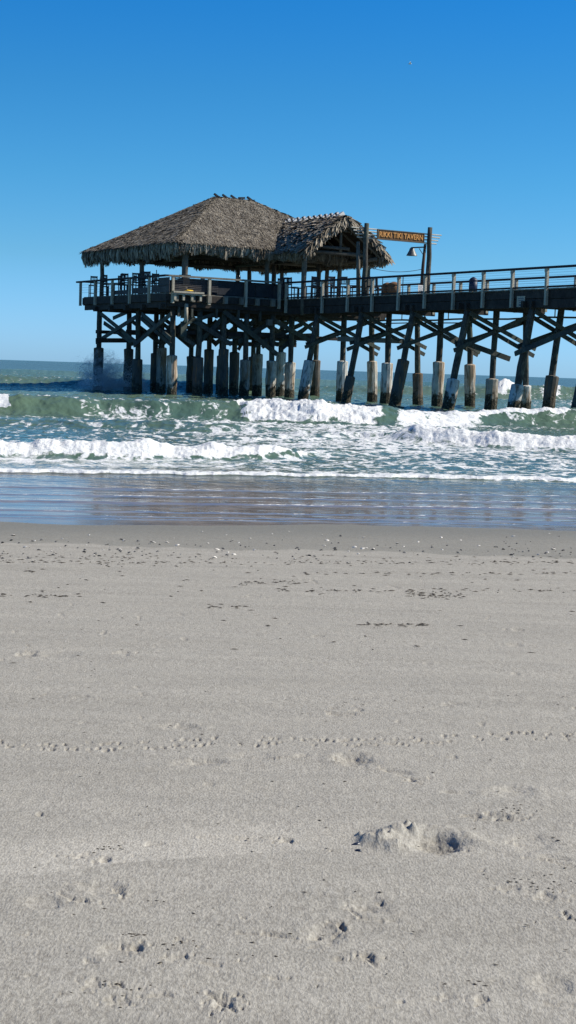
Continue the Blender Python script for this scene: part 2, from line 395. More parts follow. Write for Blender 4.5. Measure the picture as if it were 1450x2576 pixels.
# ------------------------------------------------------------------ the sea
def water_material():
    m, nt, b, out = mat_new('surf water')
    af = N(nt, 'ShaderNodeAttribute', attribute_name='foam'); ash = N(nt, 'ShaderNodeAttribute', attribute_name='shallow'); asm = N(nt, 'ShaderNodeAttribute', attribute_name='rip')
    v = coords(nt)
    n1 = noise(nt, coords(nt, (1.5, .75, 1)), 1.5, 7, .62, 1.4)
    n2 = noise(nt, v, 5.5, 5, .6, .6)
    lace = math_(nt, 'ADD', math_(nt, 'MULTIPLY', n1.outputs[0], .74), math_(nt, 'MULTIPLY', n2.outputs[0], .26))
    thr = math_(nt, 'SUBTRACT', math_(nt, 'ADD', lace, af.outputs['Fac']), 1.0)
    fm = math_(nt, 'MULTIPLY', thr, 14, True)
    g = ramp(nt, noise(nt, coords(nt, (1, .4, 1)), .12, 3).outputs[0], [(.35, (.075, .14, .11)), (.65, (.125, .19, .125))]).outputs[0]
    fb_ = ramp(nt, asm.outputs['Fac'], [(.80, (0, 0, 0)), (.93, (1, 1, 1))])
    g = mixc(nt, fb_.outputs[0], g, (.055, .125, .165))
    wc = mixc(nt, ash.outputs['Fac'], g, (.17, .148, .135))
    nt.links.new(wc, b.inputs['Base Color'])
    b.inputs['Roughness'].default_value = .10; b.inputs['IOR'].default_value = 1.33; b.inputs['Specular IOR Level'].default_value = .3
    nt.links.new(math_(nt, 'ADD', math_(nt, 'MULTIPLY', ash.outputs['Fac'], .32), .16), b.inputs['Specular IOR Level'])
    r1 = noise(nt, coords(nt, (1, .8, 1)), 3.2, 6, .6, .4); 
    r2 = noise(nt, coords(nt, (1, .8, 1)), .42, 4, .6, .3)
    hh = math_(nt, 'ADD', r1.outputs[0], math_(nt, 'MULTIPLY', math_(nt, 'MULTIPLY', math_(nt, 'POWER', asm.outputs['Fac'], 3.0), 9.0), r2.outputs[0]))
    bp = bump(nt, b, hh, .5, .12)
    nt.links.new(math_(nt, 'MULTIPLY', asm.outputs['Fac'], .7), bp.inputs['Strength'])
    df = nt.nodes.new('ShaderNodeBsdfDiffuse'); nt.links.new(wc, df.inputs['Color'])
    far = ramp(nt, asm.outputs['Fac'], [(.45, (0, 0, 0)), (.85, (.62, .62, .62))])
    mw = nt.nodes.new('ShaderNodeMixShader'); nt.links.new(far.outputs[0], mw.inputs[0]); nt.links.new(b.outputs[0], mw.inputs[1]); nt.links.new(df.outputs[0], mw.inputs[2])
    d3_ = nt.nodes.new('ShaderNodeBsdfDiffuse'); d3_.inputs['Color'].default_value = (.40, .37, .345, 1)
    flm = ramp(nt, noise(nt, coords(nt, (1, 1.6, 1)), 1.8, 5, .65).outputs[0], [(.38, (.05, .05, .05)), (.62, (.30, .30, .30))])
    mw3 = nt.nodes.new('ShaderNodeMixShader'); nt.links.new(math_(nt, 'MULTIPLY', ash.outputs['Fac'], flm.outputs[0]), mw3.inputs[0]); nt.links.new(mw.outputs[0], mw3.inputs[1]); nt.links.new(d3_.outputs[0], mw3.inputs[2]); mw = mw3
    fb = nt.nodes.new('ShaderNodeBsdfPrincipled')
    fn = noise(nt, v, 9, 5, .65)
    fc = ramp(nt, fn.outputs[0], [(.3, (.66, .70, .71)), (.6, (.88, .89, .88))])
    nt.links.new(fc.outputs[0], fb.inputs['Base Color']); fb.inputs['Roughness'].default_value = .75; fb.inputs['Specular IOR Level'].default_value = .2
    bump(nt, fb, fn.outputs[0], .6, .08)
    mx = nt.nodes.new('ShaderNodeMixShader'); nt.links.new(fm, mx.inputs[0]); nt.links.new(mw.outputs[0], mx.inputs[1]); nt.links.new(fb.outputs[0], mx.inputs[2])
    nt.links.new(mx.outputs[0], out.inputs[0])
    return m
M['water'] = water_material()

def build_sea():
    t = cols(.215, 470, 2.2)
    ys = np.concatenate([np.arange(14.6, 25, .05), np.arange(25, 56, .085), 56 * np.exp(np.linspace(0, math.log(140 / 56), 230)), 141 * np.exp(np.linspace(0, math.log(9000 / 141), 90))])
    Y = np.repeat(ys[:, None], len(t), 1); X = Y * t[None, :]
    px = 725 + t[None, :] * F + 0 * Y
    Z = np.zeros_like(X); foam = np.zeros_like(X); lumps = np.zeros_like(X); DY = np.zeros_like(X)
    wander = lambda sc, amp, sd: amp * fbm(px / 1450 * sc, 0 * px + sd, 3, sd)
    def wave(Yc, A, wf, wb, Yv=0):
        d = Y - Yc
        p = np.where(d < 0, np.exp(-(np.abs(d) / wf) ** 2.2), np.exp(-(np.abs(d) / wb) ** 1.6))
        return d, A * p
    # main wave 49-53 m out
    Yc = np.interp(px, [-400, 0, 250, 600, 800, 1000, 1250, 1450, 1900], [47.5, 48.3, 49.2, 49.6, 49.4, 50, 53.0, 54, 56]) + wander(6, .5, 3)
    A = np.interp(px, [-400, 0, 250, 450, 600, 800, 1000, 1100, 1300, 1450, 1900], [.60, .60, .56, .56, .58, .57, .47, .36, .50, .60, .6]) * (1 + .12 * wander(14, 1, 5) + (.35 * fbm(X * .9, Y * .9, 3, 6)) * (px > 590))
    d, h = wave(Yc, A, 1.15, 5.5); Z += h
    brk = sst(575, 612, px + 8 * d + 34 * fbm(X * 1.5, Y * 1.5, 3, 9)) * (1 - sst(900, 1010, px)) 
    left = (1 - sst(5, 22, px + 14 * fbm(X * 3, Y * 2, 2, 7))) * sst(-1.3, -.9, d)
    zone = sst(-2.4, -1.5, d) * (1 - sst(.2, 1.0, d))
    foam = np.maximum(foam, np.maximum(brk, left) * zone * (.66 + .30 * sst(-1.5, -.6, d) + .5 * fbm(X * 1.1, Y * .9, 4, 301)))
    lumps = np.maximum(lumps, brk * zone)
    crest = sst(1120, 1180, px) * (1 - sst(1400, 1450, px)) * sst(-.9, -.3, d + .25 * wander(40, 1, 8)) * (1 - sst(.1, .8, d)); foam = np.maximum(foam, crest * .95); lumps = np.maximum(lumps, crest * .6)
    cr2 = (1 - sst(560, 600, px)) * sst(-.35, -.1, d) * (1 - sst(.1, .6, d)); foam = np.maximum(foam, cr2 * (.45 + .25 * wander(30, 1, 12)))
    face = (1 - sst(560, 600, px)) * sst(100, 220, px) * sst(-2.8, -2.2, d) * (1 - sst(-.1, .3, d)); foam = np.maximum(foam, face * (.485 + .09 * fbm(X * .35, Y * .5, 2, 88)))
    # spent foam in front of and beside the main wave
    f1 = sst(-9, -4, d) * (1 - sst(-2.2, -1.4, d)); foam = np.maximum(foam, f1 * np.interp(px, [0, 250, 600, 1000, 1200, 1450], [.44, .49, .56, .53, .50, .48]))
    f2 = sst(940, 1010, px) * (1 - sst(1180, 1260, px)) * sst(-4, -2, d) * (1 - sst(.5, 2, d)); foam = np.maximum(foam, f2 * .62)
    f2 = sst(1180, 1260, px) * sst(-4, -1, d) * (1 - sst(0, 1, d)); foam = np.maximum(foam, f2 * .46)
    foam = np.maximum(foam, np.where(px < 600, .36, .44) * (d > .8) * (1 - sst(3, 14, d)))
    # secondary shoulders
    Yc2 = 40 + wander(5, .8, 31) + 0 * Y
    d2, h2 = wave(Yc2, np.interp(px, [-400, 200, 400, 600, 800], [.12, .16, .24, .2, .0]), 1.0, 2.6); Z += h2
    # right breaker at 36 m
    Yc = np.interp(px, [600, 900, 1030, 1250, 1450, 1900], [36.5, 38.8, 38.0, 36.6, 36.2, 36]) + wander(9, .3, 13)
    A = np.interp(px, [500, 780, 980, 1040, 1120, 1250, 1450, 1900], [0, .10, .18, .36, .33, .28, .28, .28]) * (1 + .25 * wander(22, 1, 15) + .45 * fbm(X * 1.1, Y * 1.1, 3, 16))
    d3, h3 = wave(Yc, A, .75, 2.6); Z += h3
    b3 = sst(1010, 1075, px + 40 * fbm(X * 1.5, Y * 1.2, 3, 4)); z3 = sst(-1.5, -.9, d3) * (1 - sst(.05, .5, d3))
    foam = np.maximum(foam, b3 * z3 * (.64 + .32 * sst(-.9, -.4, d3) + .5 * fbm(X * 1.5, Y * 1.2, 4, 303))); lumps = np.maximum(lumps, b3 * z3 * .8)
    foam = np.maximum(foam, sst(760, 900, px) * (1 - b3) * sst(-1.6, -.5, d3) * (1 - sst(.5, 2, d3)) * .60)
    # left breaker at 28 m
    Yc = np.interp(px, [-400, 0, 300, 600, 745, 900, 1100], [26.8, 27.2, 27.8, 28.8, 29.6, 31.5, 33]) + wander(11, .22, 17)
    A = np.interp(px, [-400, 0, 300, 600, 740, 800, 1000], [.22, .23, .24, .20, .14, .07, .0]) * (1 + .30 * wander(26, 1, 19) + .5 * fbm(X * 1.3, Y * 1.3, 3, 20))
    d4, h4 = wave(Yc, A, .55, 1.9); Z += h4
    b4 = 1 - sst(690, 775, px + 50 * fbm(X * 2, Y * 1.5, 3, 6)); z4 = sst(-.95, -.6, d4 + .3 * fbm(X * 4, Y * 2, 3, 66)) * (1 - sst(.0, .35, d4))
    foam = np.maximum(foam, b4 * z4 * (.68 + .30 * sst(-.6, -.2, d4) + .45 * fbm(X * 2, Y * 1.6, 4, 305))); lumps = np.maximum(lumps, b4 * z4 * .8)
    foam = np.maximum(foam, (1 - b4) * (1 - sst(800, 950, px)) * sst(-.8, -.2, d4) * (1 - sst(.3, 1, d4)) * .6)
    foam = np.maximum(foam, b4 * sst(-2.6, -1.4, d4) * (1 - sst(-1.1, -.8, d4)) * .53)
    # general foam flecks between the lines
    foam = np.maximum(foam, sst(23.6, 25, Y) * (1 - sst(33, 36, Y)) * .505)
    foam = np.maximum(foam, sst(30, 33, Y) * (1 - sst(44, 47, Y)) * np.interp(px, [0, 400, 700, 1000, 1450], [.45, .49, .54, .56, .53]))
    # thin breaking lip at 24 m
    Yc = np.interp(px, [-400, 0, 725, 1450, 1900], [22.0, 22.8, 24.0, 25.2, 26]) + wander(16, .30, 23) + wander(60, .07, 27)
    d5, h5 = wave(Yc, .055 + .02 * wander(30, 1, 29), .12, 1.2); Z += h5
    foam = np.maximum(foam, sst(-.16, -.08, d5) * (1 - sst(.06, .16, d5)) * .9); foam = np.maximum(foam, sst(.0, .1, d5) * (1 - sst(.4, 1.1, d5)) * .54)
    # last swash lines
    for (y0, a0, sd, x0, x1) in ((21.0, .010, 47, 300, 1600), (19.9, .008, 49, -400, 1200), (16.95, .004, 53, -400, 1700), (18.9, .012, 41, 560, 1600), (17.75, .008, 43, -400, 1700), (17.2, .006, 45, -400, 1700)):
        Yc = y0 + .2 * X + wander(14, .12, sd) + wander(50, .03, sd + 1)
        d6, h6 = wave(Yc, a0, .06, .4); Z += h6
        foam = np.maximum(foam, sst(-.05, -.02, d6) * (1 - sst(.02, .05, d6)) * sst(x0, x0 + 60, px) * (.60 if y0 > 18 else .50))
    # swells under and behind the pier
    Yc = 101 + wander(3, 3, 51) + 0 * Y
    d7, h7 = wave(Yc, np.interp(px, [-400, 0, 400, 650, 900], [.75, .72, .7, .4, .1]), 4, 10); Z += h7
    foam = np.maximum(foam, (1 - sst(600, 700, px)) * sst(-5, -1, d7) * (1 - sst(0, 2, d7)) * .44)
    Yc = 116 + wander(3, 4, 61) + 0 * Y
    d8, h8 = wave(Yc, np.interp(px, [600, 900, 1200, 1450, 1900], [.1, .5, .85, .9, .8]), 3.5, 11); Z += h8
    sp = np.exp(-((px - 1258) / 30) ** 2) + .75 * np.exp(-((px - 1372) / 36) ** 2) + .45 * np.exp(-((px - 765) / 22) ** 2)
    z8 = sst(-5, -2.5, d8 + 1.5 * fbm(X * .8, Y * .3, 2, 78)) * (1 - sst(.5, 2.5, d8)); foam = np.maximum(foam, np.clip(sp * 1.1 + .35 * fbm(X * .8, Y * .4, 3, 77) * (sp > .02), 0, 1) * z8); lumps = np.maximum(lumps, np.clip(sp, 0, 1) * z8 * 1.5)
    Z += np.exp(-((px - 1258) / 26) ** 2) * np.exp(-((d8 + 1) / 2.5) ** 2) * .35
    foam = np.maximum(foam, sst(1100, 1300, px) * sst(80, 90, Y) * (1 - sst(112, 118, Y)) * .47)
    foam = np.maximum(foam, sst(56, 60, Y) * (1 - sst(150, 250, Y)) * .40)
    Yc = 165 + wander(2, 8, 71) + 0 * Y
    d9, h9 = wave(Yc, .7, 8, 20); Z += h9
    # chop
    amp = np.interp(Y, [15, 17.2, 19, 22, 26, 34, 60, 140, 600], [.0, .0004, .002, .007, .022, .035, .07, .10, .0])
    Z += amp * fbm(X * 1.7 + .3 * Y, Y * 1.9, 4, 101, .55) * 1.4
    Z += .0045 * sst(16.4, 17.4, Y) * (1 - sst(23, 25, Y)) * fbm(X * 1.1 + 7, Y * 5, 3, 131, .6)
    Z += amp * .5 * fbm(X * 6.5, Y * 5, 3, 111, .55) * (Y < 70)
    Z += np.interp(Y, [15, 40, 70, 150, 900], [0, .0, .14, .25, .0]) * fbm(X * .10, Y * .16, 3, 121)
    # turbulent white water
    tb = fbm(X * 2.2, Y * 1.6, 4, 201, .6, True); tb2 = fbm(X * 7, Y * 5, 3, 211, .6, True)
    Z += lumps * (.05 * tb + .06 * tb2) * np.interp(Y, [20, 28, 50, 120], [.4, .6, 1.1, 1.8])
    shallow = 1 - sst(19, 27, Y)
    Z += np.interp(Y, [14.6, 16, 17, 25], [.0, .0, 0, .0])
    Z -= .04 * sst(-.02, .9, shore(X) - Y)              # dives under the sand at the water's edge
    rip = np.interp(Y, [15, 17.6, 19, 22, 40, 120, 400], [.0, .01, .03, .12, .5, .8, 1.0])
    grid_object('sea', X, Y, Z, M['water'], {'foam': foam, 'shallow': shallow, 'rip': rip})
build_sea()

# ------------------------------------------------------------------ piles shared by pier and pavilion
def pile(root, top, foot, ztop_sleeve, sm, r=.15, rs=.29, extra=None):
    """top, foot in world; timber pile and its concrete jacket"""
    top, foot = Vector(top), Vector(foot); d = foot - top
    mb = MB(); n = 7
    pts = [top + d * (i / (n - 1)) + Vector((random.uniform(-.02, .02), random.uniform(-.02, .02), 0)) * (0 < i < n - 1) for i in range(n)]
    mb.tube(pts, [r * random.uniform(.93, 1.07) for _ in pts], 10, True, .05)
    p = mb.build('pile', M['pile'], root, True)
    if ztop_sleeve:
        t0 = (top.z - ztop_sleeve) / (top.z - foot.z)
        a = top + d * t0; ax = d.normalized()
        mb = MB()
        pts = [a - ax * .035, a - ax * .0, a + ax * .03]; rr = [r * 1.1, rs * .95, rs]
        m = 7; ln = (foot - a).length
        for i in range(1, m):
            pts.append(a + ax * (.06 + (ln - .06) * i / (m - 1)) + Vector((random.uniform(-.015, .015), random.uniform(-.015, .015), 0))); rr.append(rs * random.uniform(.95, 1.05) * (1 + .10 * max(0, i - 4)))
        mb.tube(pts, rr, 12, True, .03)
        j = mb.build('concrete_jacket', sm, root)
        j.parent = p; 
        me = j.data
    return p

# ------------------------------------------------------------------ the pier walkway
pier = empty('pier', L(62, 2, 0), 'long dark timber walkway pier with pale rail posts leading out to the thatched tavern', 'pier')
S0, S1, WW = 40.0, 75.88, 4.4
def board_deck(root, s0, s1, w0, w1, z, along_w=True, mat='plank'):
    mb = MB(); s = s0
    while s < s1 - .02:
        e = min(s + .235, s1); o1, o2 = random.uniform(-.03, .03), random.uniform(-.03, .03)
        zz = z + random.uniform(-.006, .006)
        mb.lbox(s + .006, e - .006, w0 + o1, w1 + o2, zz - .06, zz); s = e
    return mb.build('deck', M[mat], root)
board_deck(pier, S0, S1, -.05, WW + .05, 5.5)
mb = MB()
for (w0, w1) in ((.02, .12), (WW - .12, WW - .02)):
    for k, s in enumerate(np.arange(S0, S1 - .3, 4.5)):
        e = min(s + 4.5, S1 - .02); j = random.uniform(-.02, .02)
        mb.lbox(s + .012, e - .012, w0, w1, 5.07 + j, 5.43)
        if w0 < 1: mb.lbox(s + .03, e + .02 if e < S1 - 1 else e - .03, w0 + .012, w1 + .012, 4.66 + j, 5.045 + j)
mb.build('fascia_beam', M['beam'], pier)
mb = MB()
for w in (1.1, 2.2, 3.3): mb.lbox(S0, S1, w - .06, w + .06, 5.12, 5.43)
mb.build('stringer', M['beam'], pier)
mb = MB()
for s in np.arange(S0 + .3, S1, .6): mb.lbox(s - .04, s + .04, .14, WW - .14, 4.98, 5.11)
mb.build('joist', M['beam'], pier)
# service pipe along the far side, low
mb = MB(); mb.tube([L(s, 4.05, 4.45 + .03 * math.sin(s)) for s in np.arange(S0, S1, 1.5)], .045, 8); mb.build('service_pipe', M['pile'], pier, True)
for s in np.arange(S0 + .7, S1, 2.1):
    mb = MB(); mb.lbox(s - .02, s + .02, 4.03, 4.07, 4.47, 4.98); mb.build('pipe_hanger', M['pile'], pier)
postpx = [725, 816, 880, 942, 1008, 1074, 1146, 1221, 1294, 1380, 1462, 1545]
post_s = [onw(x, 700, 0)[0] for x in postpx]
for s in post_s:
    j = random.uniform(-.02, .02)
    mb = MB(); mb.beam(L(s + j, -.075, 4.72 + random.uniform(-.06, .06)), L(s, -.075, 6.344), .13, .13, UV_); mb.beam(L(s + .1, -.06, 6.2), L(s + .1, -.06, 6.344), .08, .1, UV_)
    mb.build('rail_post', M['post'], pier)
for s in post_s[1:]:
    mb = MB(); mb.beam(L(s + 1.0, WW + .075, 4.75), L(s + 1.0, WW + .075, 6.344), .13, .13, UV_); mb.build('rail_post', M['post'], pier)
for w in (-.06, WW + .06):
    mb = MB(); s = S0
    while s < S1 - .1:
        e = min(s + 4.7, S1 + (.6 if w > 0 else 0)); mb.lbox(s, e - .01, w - .10, w + .10, 6.345, 6.43 + random.uniform(0, .008)); s = e
    mb.build('top_rail', M['cap'], pier)
    mb = MB(); mb.lbox(S0, S1, w - .03, w + .03, 5.515, 5.6); mb.build('toe_board', M['beam'], pier)
    for k in range(6):
        mb = MB(); mb.tube([L(S0, w, 5.72 + k * .11), L(S1, w, 5.72 + k * .11)], .0045, 5); mb.build('rail_wire', M['galv'], pier)
BENTS = [50.0, 54.5, 59.2, 63.6, 68.15, 72.5]
near_sl = {50.0: ('concD', 1.5, 1.15), 54.5: ('concW', 1.25, .9), 59.2: ('concW', 1.4, .95), 63.6: ('concD', 2.25, .95), 68.15: ('concD', 1.35, .85), 72.5: ('concW', 2.1, .82)}
mid_sl = {50.0: ('concD', 1.5), 54.5: ('concD', 1.7), 59.2: ('concG', 1.47), 63.6: ('concR', 2.22), 68.15: ('concW', 2.1), 72.5: ('concW', 2.15)}
far_sl = {50.0: ('concG', 1.4), 54.5: ('concR', 1.4), 59.2: ('concW', 1.2), 63.6: ('concR', 2.15), 68.15: ('concD', 1.62), 72.5: ('concR', 2.2)}
for s in BENTS:
    m, zt, sp = near_sl[s]
    pile(pier, L(s, .28, 5.05), L(s + random.uniform(-.1, .1), .28 - sp * 1.25, -.9), zt, M[m], .16, .30 if s != 68.15 else .25)
    m, zt = mid_sl[s]
    pile(pier, L(s, 1.9, 5.0), L(s + random.uniform(-.05, .05), 1.9 - {54.5: .62, 59.2: .15}.get(s, random.uniform(-.05, .08)), -.9), zt, M[m], .15, .30)
    m, zt = far_sl[s]
    pile(pier, L(s + .1, 3.75, 5.0), L(s + .1, 4.05, -.9), zt, M[m], .15, .28)
    mb = MB(); mb.lbox(s - .32, s - .17, -.12, WW + .2, 4.66, 4.96); mb.lbox(s + .17, s + .32, -.2, WW + .12, 4.68, 4.965); mb.build('pile_cap', M['beam'], pier)
def plank(root, p, q, wid=.25, th=.07, mat='brace', n=0):
    mb = MB(); d = (Vector(q) - Vector(p)).normalized()
    up = Vector((0, 0, 1))
    mb.beam(p, q, th, wid, up)
    return mb.build('cross_brace', M[mat], root)
for i, s in enumerate(BENTS):
    r = lambda a: random.uniform(-a, a)
    plank(pier, L(s - .22, -.75 + r(.15), 2.72 + r(.12)), L(s - .22, 3.9 + r(.2), 4.55), .19)
    plank(pier, L(s - .31, .1, 4.52), L(s - .31, 4.1 + r(.1), 2.85 + r(.15)), .19)
    plank(pier, L(s + .24, -.35 + r(.1), 2.95 + r(.12)), L(s + .24, 4.1, 4.42 + r(.1)), .19)
    plank(pier, L(s + .34, .25, 4.40), L(s + .34, 4.5 + r(.1), 2.62 + r(.1)), .19)
# odd boards and a long brace between bents, as on the right
plank(pier, L(54.2, -.9, 2.62), L(49.6, -.4, 4.1), .21); plank(pier, L(51.3, .2, 2.95), L(46.5, .2, 4.2), .21)
plank(pier, L(59.4, .0, 3.2), L(58.9, 2.6, 2.45), .25); plank(pier, L(72.0, 1.2, 3.35), L(68.6, 3.2, 3.3), .26, .07, 'plank')
mb = MB(); mb.tube([L(74.9, 4.3, 4.3), L(70, 4.3, 4.32), L(65, 4.3, 4.28)], .03, 6); mb.build('conduit', M['beam'], pier)

# ------------------------------------------------------------------ the thatched tavern
tav = empty('thatched_tavern', L(81, 0, 0), 'big open-sided tavern hut with hipped grey palm-thatch roof and gabled porch on piles', 'tavern hut')
D0, D1, DWL, DWR = 75.9, 87.0, -7.25, 7.0
board_deck(tav, D0, D1, DWL, DWR, 5.5)
mb = MB()
mb.lbox(D0 - .07, D0 - .003, DWL, -.15, 5.08, 5.44); mb.lbox(D0 + .01, D0 + .08, DWL + .1, DWR, 4.78, 5.06)
mb.lbox(D0 - .06, D1, DWL - .08, DWL - .006, 5.05, 5.44); mb.lbox(D0 + .1, D1 - .1, DWL + .03, DWL + .10, 4.72, 5.03)
mb.lbox(D1 + .003, D1 + .07, DWL, DWR, 5.0, 5.44); mb.lbox(D0, D1, DWR + .005, DWR + .08, 5.0, 5.44)
mb.build('fascia_board', M['beam'], tav)
mb = MB()
for w in np.arange(DWL + .5, DWR, 1.0): mb.lbox(D0 - .25, D1, w - .11, w + .11, 5.06, 5.43)
mb.build('joist', M['plank'], tav)
mb = MB()
for s in (76.3, 78.6, 80.8, 82.9, 85.0): mb.lbox(s - .12, s + .12, DWL - .2, DWR + .1, 4.62, 4.9)
mb.build('pile_cap', M['beam'], tav)
# ledge plank along the front edge with its little brackets
mb = MB(); a = ons(436, 735, D0 - .35)[1]; b = ons(513, 740, D0 - .35)[1]
mb.lbox(D0 - .42, D0 - .10, a, b, 5.50, 5.60); mb.lbox(D0 - .36, D0 - .12, a, b + .1, 5.41, 5.47)
for k in range(4): w = a + .15 + (b - a - .3) * k / 3; mb.lbox(D0 - .32, D0 - .2, w - .06, w + .06, 5.12, 5.405)
mb.build('ledge', M['post'], tav)
# railings
lp = [onw(x, 715, DWL)[0] for x in (209, 246, 289, 333, 382)]
for s in lp:
    mb = MB(); mb.beam(L(s, DWL - .15, 4.98), L(s, DWL - .15, 6.344), .13, .12, UV_); mb.build('rail_post', M['post'], tav)
fpx = [432, 524, 616, 700]
for x in fpx:
    w = ons(x, 720, D0)[1]
    mb = MB(); mb.beam(L(D0 - .15, w, 4.95), L(D0 - .15, w, 6.346), .15, .14, VV_); mb.build('rail_post', M['post'], tav)
mb = MB(); mb.lbox(D0 - .25, D1 + .7, DWL - .22, DWL - .02, 6.345, 6.44); mb.build('top_rail', M['cap'], tav)
mb = MB(); mb.lbox(D0 - .25, D0 - .05, DWL - .018, -.2, 6.347, 6.442); mb.build('top_rail', M['plank'], tav)
mb = MB(); mb.lbox(D1 + .02, D1 + .2, DWL, DWR, 6.36, 6.42); mb.lbox(D0, D1, DWR - .1, DWR + .1, 6.361, 6.421); mb.build('top_rail', M['cap'], tav)
mb = MB()
for w in np.arange(DWL + 1.9, DWR, 1.9): mb.lbox(D1 + .04, D1 + .16, w - .06, w + .06, 5.0, 6.355)
mb.build('rear_rail_posts', M['cap'], tav)
mb = MB()
for k in range(7): z = 5.66 + k * .095; mb.lbox(D0 - .06, D0 - .035, ons(434, 720, D0)[1], ons(548, 720, D0)[1], z, z + .05)
mb.build('rail_slats', M['furn'], tav)
mb = MB()
mb.lbox(D0 - .03, D0 + .01, ons(546, 720, D0)[1], ons(640, 720, D0)[1], 5.55, 6.28)
mb.lbox(D0 - .03, D0 + .01, ons(643, 720, D0)[1], ons(688, 720, D0)[1], 5.55, 6.24)
mb.build('wind_panel', M['cap'], tav)
mb = MB()
for k, (x0, x1) in enumerate(((288, 330), (335, 380), (384, 428))):
    mb.lbox(onw(x1, 720, DWL)[0], onw(x0, 720, DWL)[0], DWL - .05, DWL - .02, 5.52, 5.76 + .08 * k)
mb.lbox(onw(428, 720, DWL)[0], onw(402, 720, DWL)[0], DWL - .05, DWL - .02, 5.83, 6.3)
mb.build('kick_board', M['furn'], tav)
for k in range(4):
    mb = MB(); mb.tube([L(D0, DWL - .1, 5.75 + k * .15), L(D1 + .5, DWL - .1, 5.75 + k * .15)], .006, 5); mb.build('rail_wire', M['galv'], tav)
# roof posts
POSTS = [(86.3, -6.1), (80.9, -6.1), (76.35, -5.95), (86.3, -2.4), ons(628, 690, 85.5)[:2], ons(672, 690, 76.4)[:2], ons(690, 690, 82)[:2], (86.2, 5.9), (81, 6.0), (76.4, 5.9)]
POSTS[0] = (onw(257, 690, -6.1)[0], -6.1); POSTS[1] = (onw(356, 690, -6.1)[0], -6.1); POSTS[3] = (86, 2.6)
def logpost(root, s, w, z0, z1, r=.13, mat='hutpost'):
    mb = MB(); n = 5
    mb.tube([L(s + random.uniform(-.015, .015), w + random.uniform(-.015, .015), z0 + (z1 - z0) * i / (n - 1)) for i in range(n)], [r * random.uniform(.94, 1.06) for _ in range(n)], 10, True, .04)
    return mb.build('post', M[mat], root, True)
for i, (s, w) in enumerate(POSTS):
    logpost(tav, s, w, 4.2 if i == 2 else 5.5, 8.2, .17 if i == 2 else .13)
    if i == 2:
        mb = MB(); mb.lbox(s - .24, s + .24, w - .24, w + .24, 6.44, 6.52); mb.lbox(s - .2, s + .2, w - .2, w + .2, 5.95, 6.36); mb.build('post_collar', M['cap'], tav)
PW = 2.0
PP = [(onw(765, 700, .05)[0], .05), (onw(855, 690, 4.15)[0], 4.15), (onw(803, 690, 4.15)[0], 4.15)]
for s, w in PP: logpost(tav, s, w, 4.6 if w < 1 else 5.5, 8.1, .14 if w < 1 else .12)
# plate beams
mb = MB()
s_, n_, wl_, wr_ = 76.35, 86.3, -6.0, 6.0
for p, q in (((s_, wl_), (s_, wr_)), ((n_, wl_), (n_, wr_)), ((s_, wl_), (n_, wl_)), ((s_, wr_), (n_, wr_))):
    mb.tube([L(*p, 7.78), L((p[0] + q[0]) / 2, (p[1] + q[1]) / 2, 7.75), L(*q, 7.78)], .13, 8, True, .04)
mb.tube([L(81.3, wl_, 7.9), L(81.3, wr_, 7.9)], .11, 8)
for w in (-2.5, 2.5): mb.tube([L(s_, w, 7.9), L(n_, w, 7.9)], .11, 8)
mb.build('plate_beam', M['rafter'], tav, True)
mb = MB()
sf = min(p[0] for p in PP)
mb.tube([L(72.9, .05, 7.85), L(77.5, .05, 7.8)], .12, 8, True, .04); mb.tube([L(72.9, 4.15, 7.85), L(77.5, 4.15, 7.8)], .12, 8, True, .04)
mb.tube([L(73.4, -.3, 8.05), L(73.4, 4.5, 8.05)], .11, 8, True, .04)
mb.tube([L(73.3, 2, 9.7), L(73.3, 2, 8.1)], .08, 8)
mb.tube([L(76.2, -.2, 8.0), L(76.2, 4.4, 8.0)], .10, 8)
mb.beam(L(73.15, .6, 8.32), L(73.15, 2.5, 8.30), .05, .16)
mb.beam(L(73.1, 1.15, 9.30), L(73.1, 2.75, 9.22), .05, .12)
mb.build('porch_beam', M['rafter'], tav, True)

# thatch
def leaf_cloud(mb, face, n, length, width, lift, yaw=.45, hang=0.0):
    """short overlapping palm-leaf strips on a roof face (quad or triangle, points in world)"""
    f = [Vector(p) for p in face]
    a, b, c = f[0], f[1], f[2]; d = f[3] if len(f) > 3 else f[2]       # a,b eave; c,d ridge
    nrm = (b - a).cross(d - a).normalized()
    if nrm.z < 0: nrm = -nrm
    down = (ZV.cross(nrm)).cross(nrm).normalized()
    if down.z > 0: down = -down
    side = down.cross(nrm)
    k = 0
    while k < n:
        u, v = random.random(), random.random()
        le = (b - a).length; lr = (c - d).length
        if random.random() > (le * (1 - v) + lr * v) / max(le, lr): continue
        k += 1
        p = (a * (1 - u) + b * u) * (1 - v) + (d * (1 - u) + c * u) * v
        ya = random.gauss(0, yaw); dr = down * math.cos(ya) + side * math.sin(ya)
        sd = side * math.cos(ya) - down * math.sin(ya)
        ln = length * random.uniform(.5, 1.4); wd = width * random.uniform(.5, 1.5) / 2
        lf = lift * random.uniform(.2, 1.6)
        p0 = p - dr * ln * .5 + nrm * .01; p1 = p + nrm * (lf * .6 + .02) ; p2 = p + dr * ln * .5 + nrm * (lf - hang * .1) - ZV * random.uniform(0, .04)
        tw = nrm * random.uniform(-.5, .5) * wd
        mb.add([p0 - sd * wd * .7, p0 + sd * wd * .7, p1 + sd * wd + tw, p1 - sd * wd - tw, p2 + sd * wd * .35 + tw, p2 - sd * wd * .35],
               [(0, 1, 2, 3), (3, 2, 4, 5)])
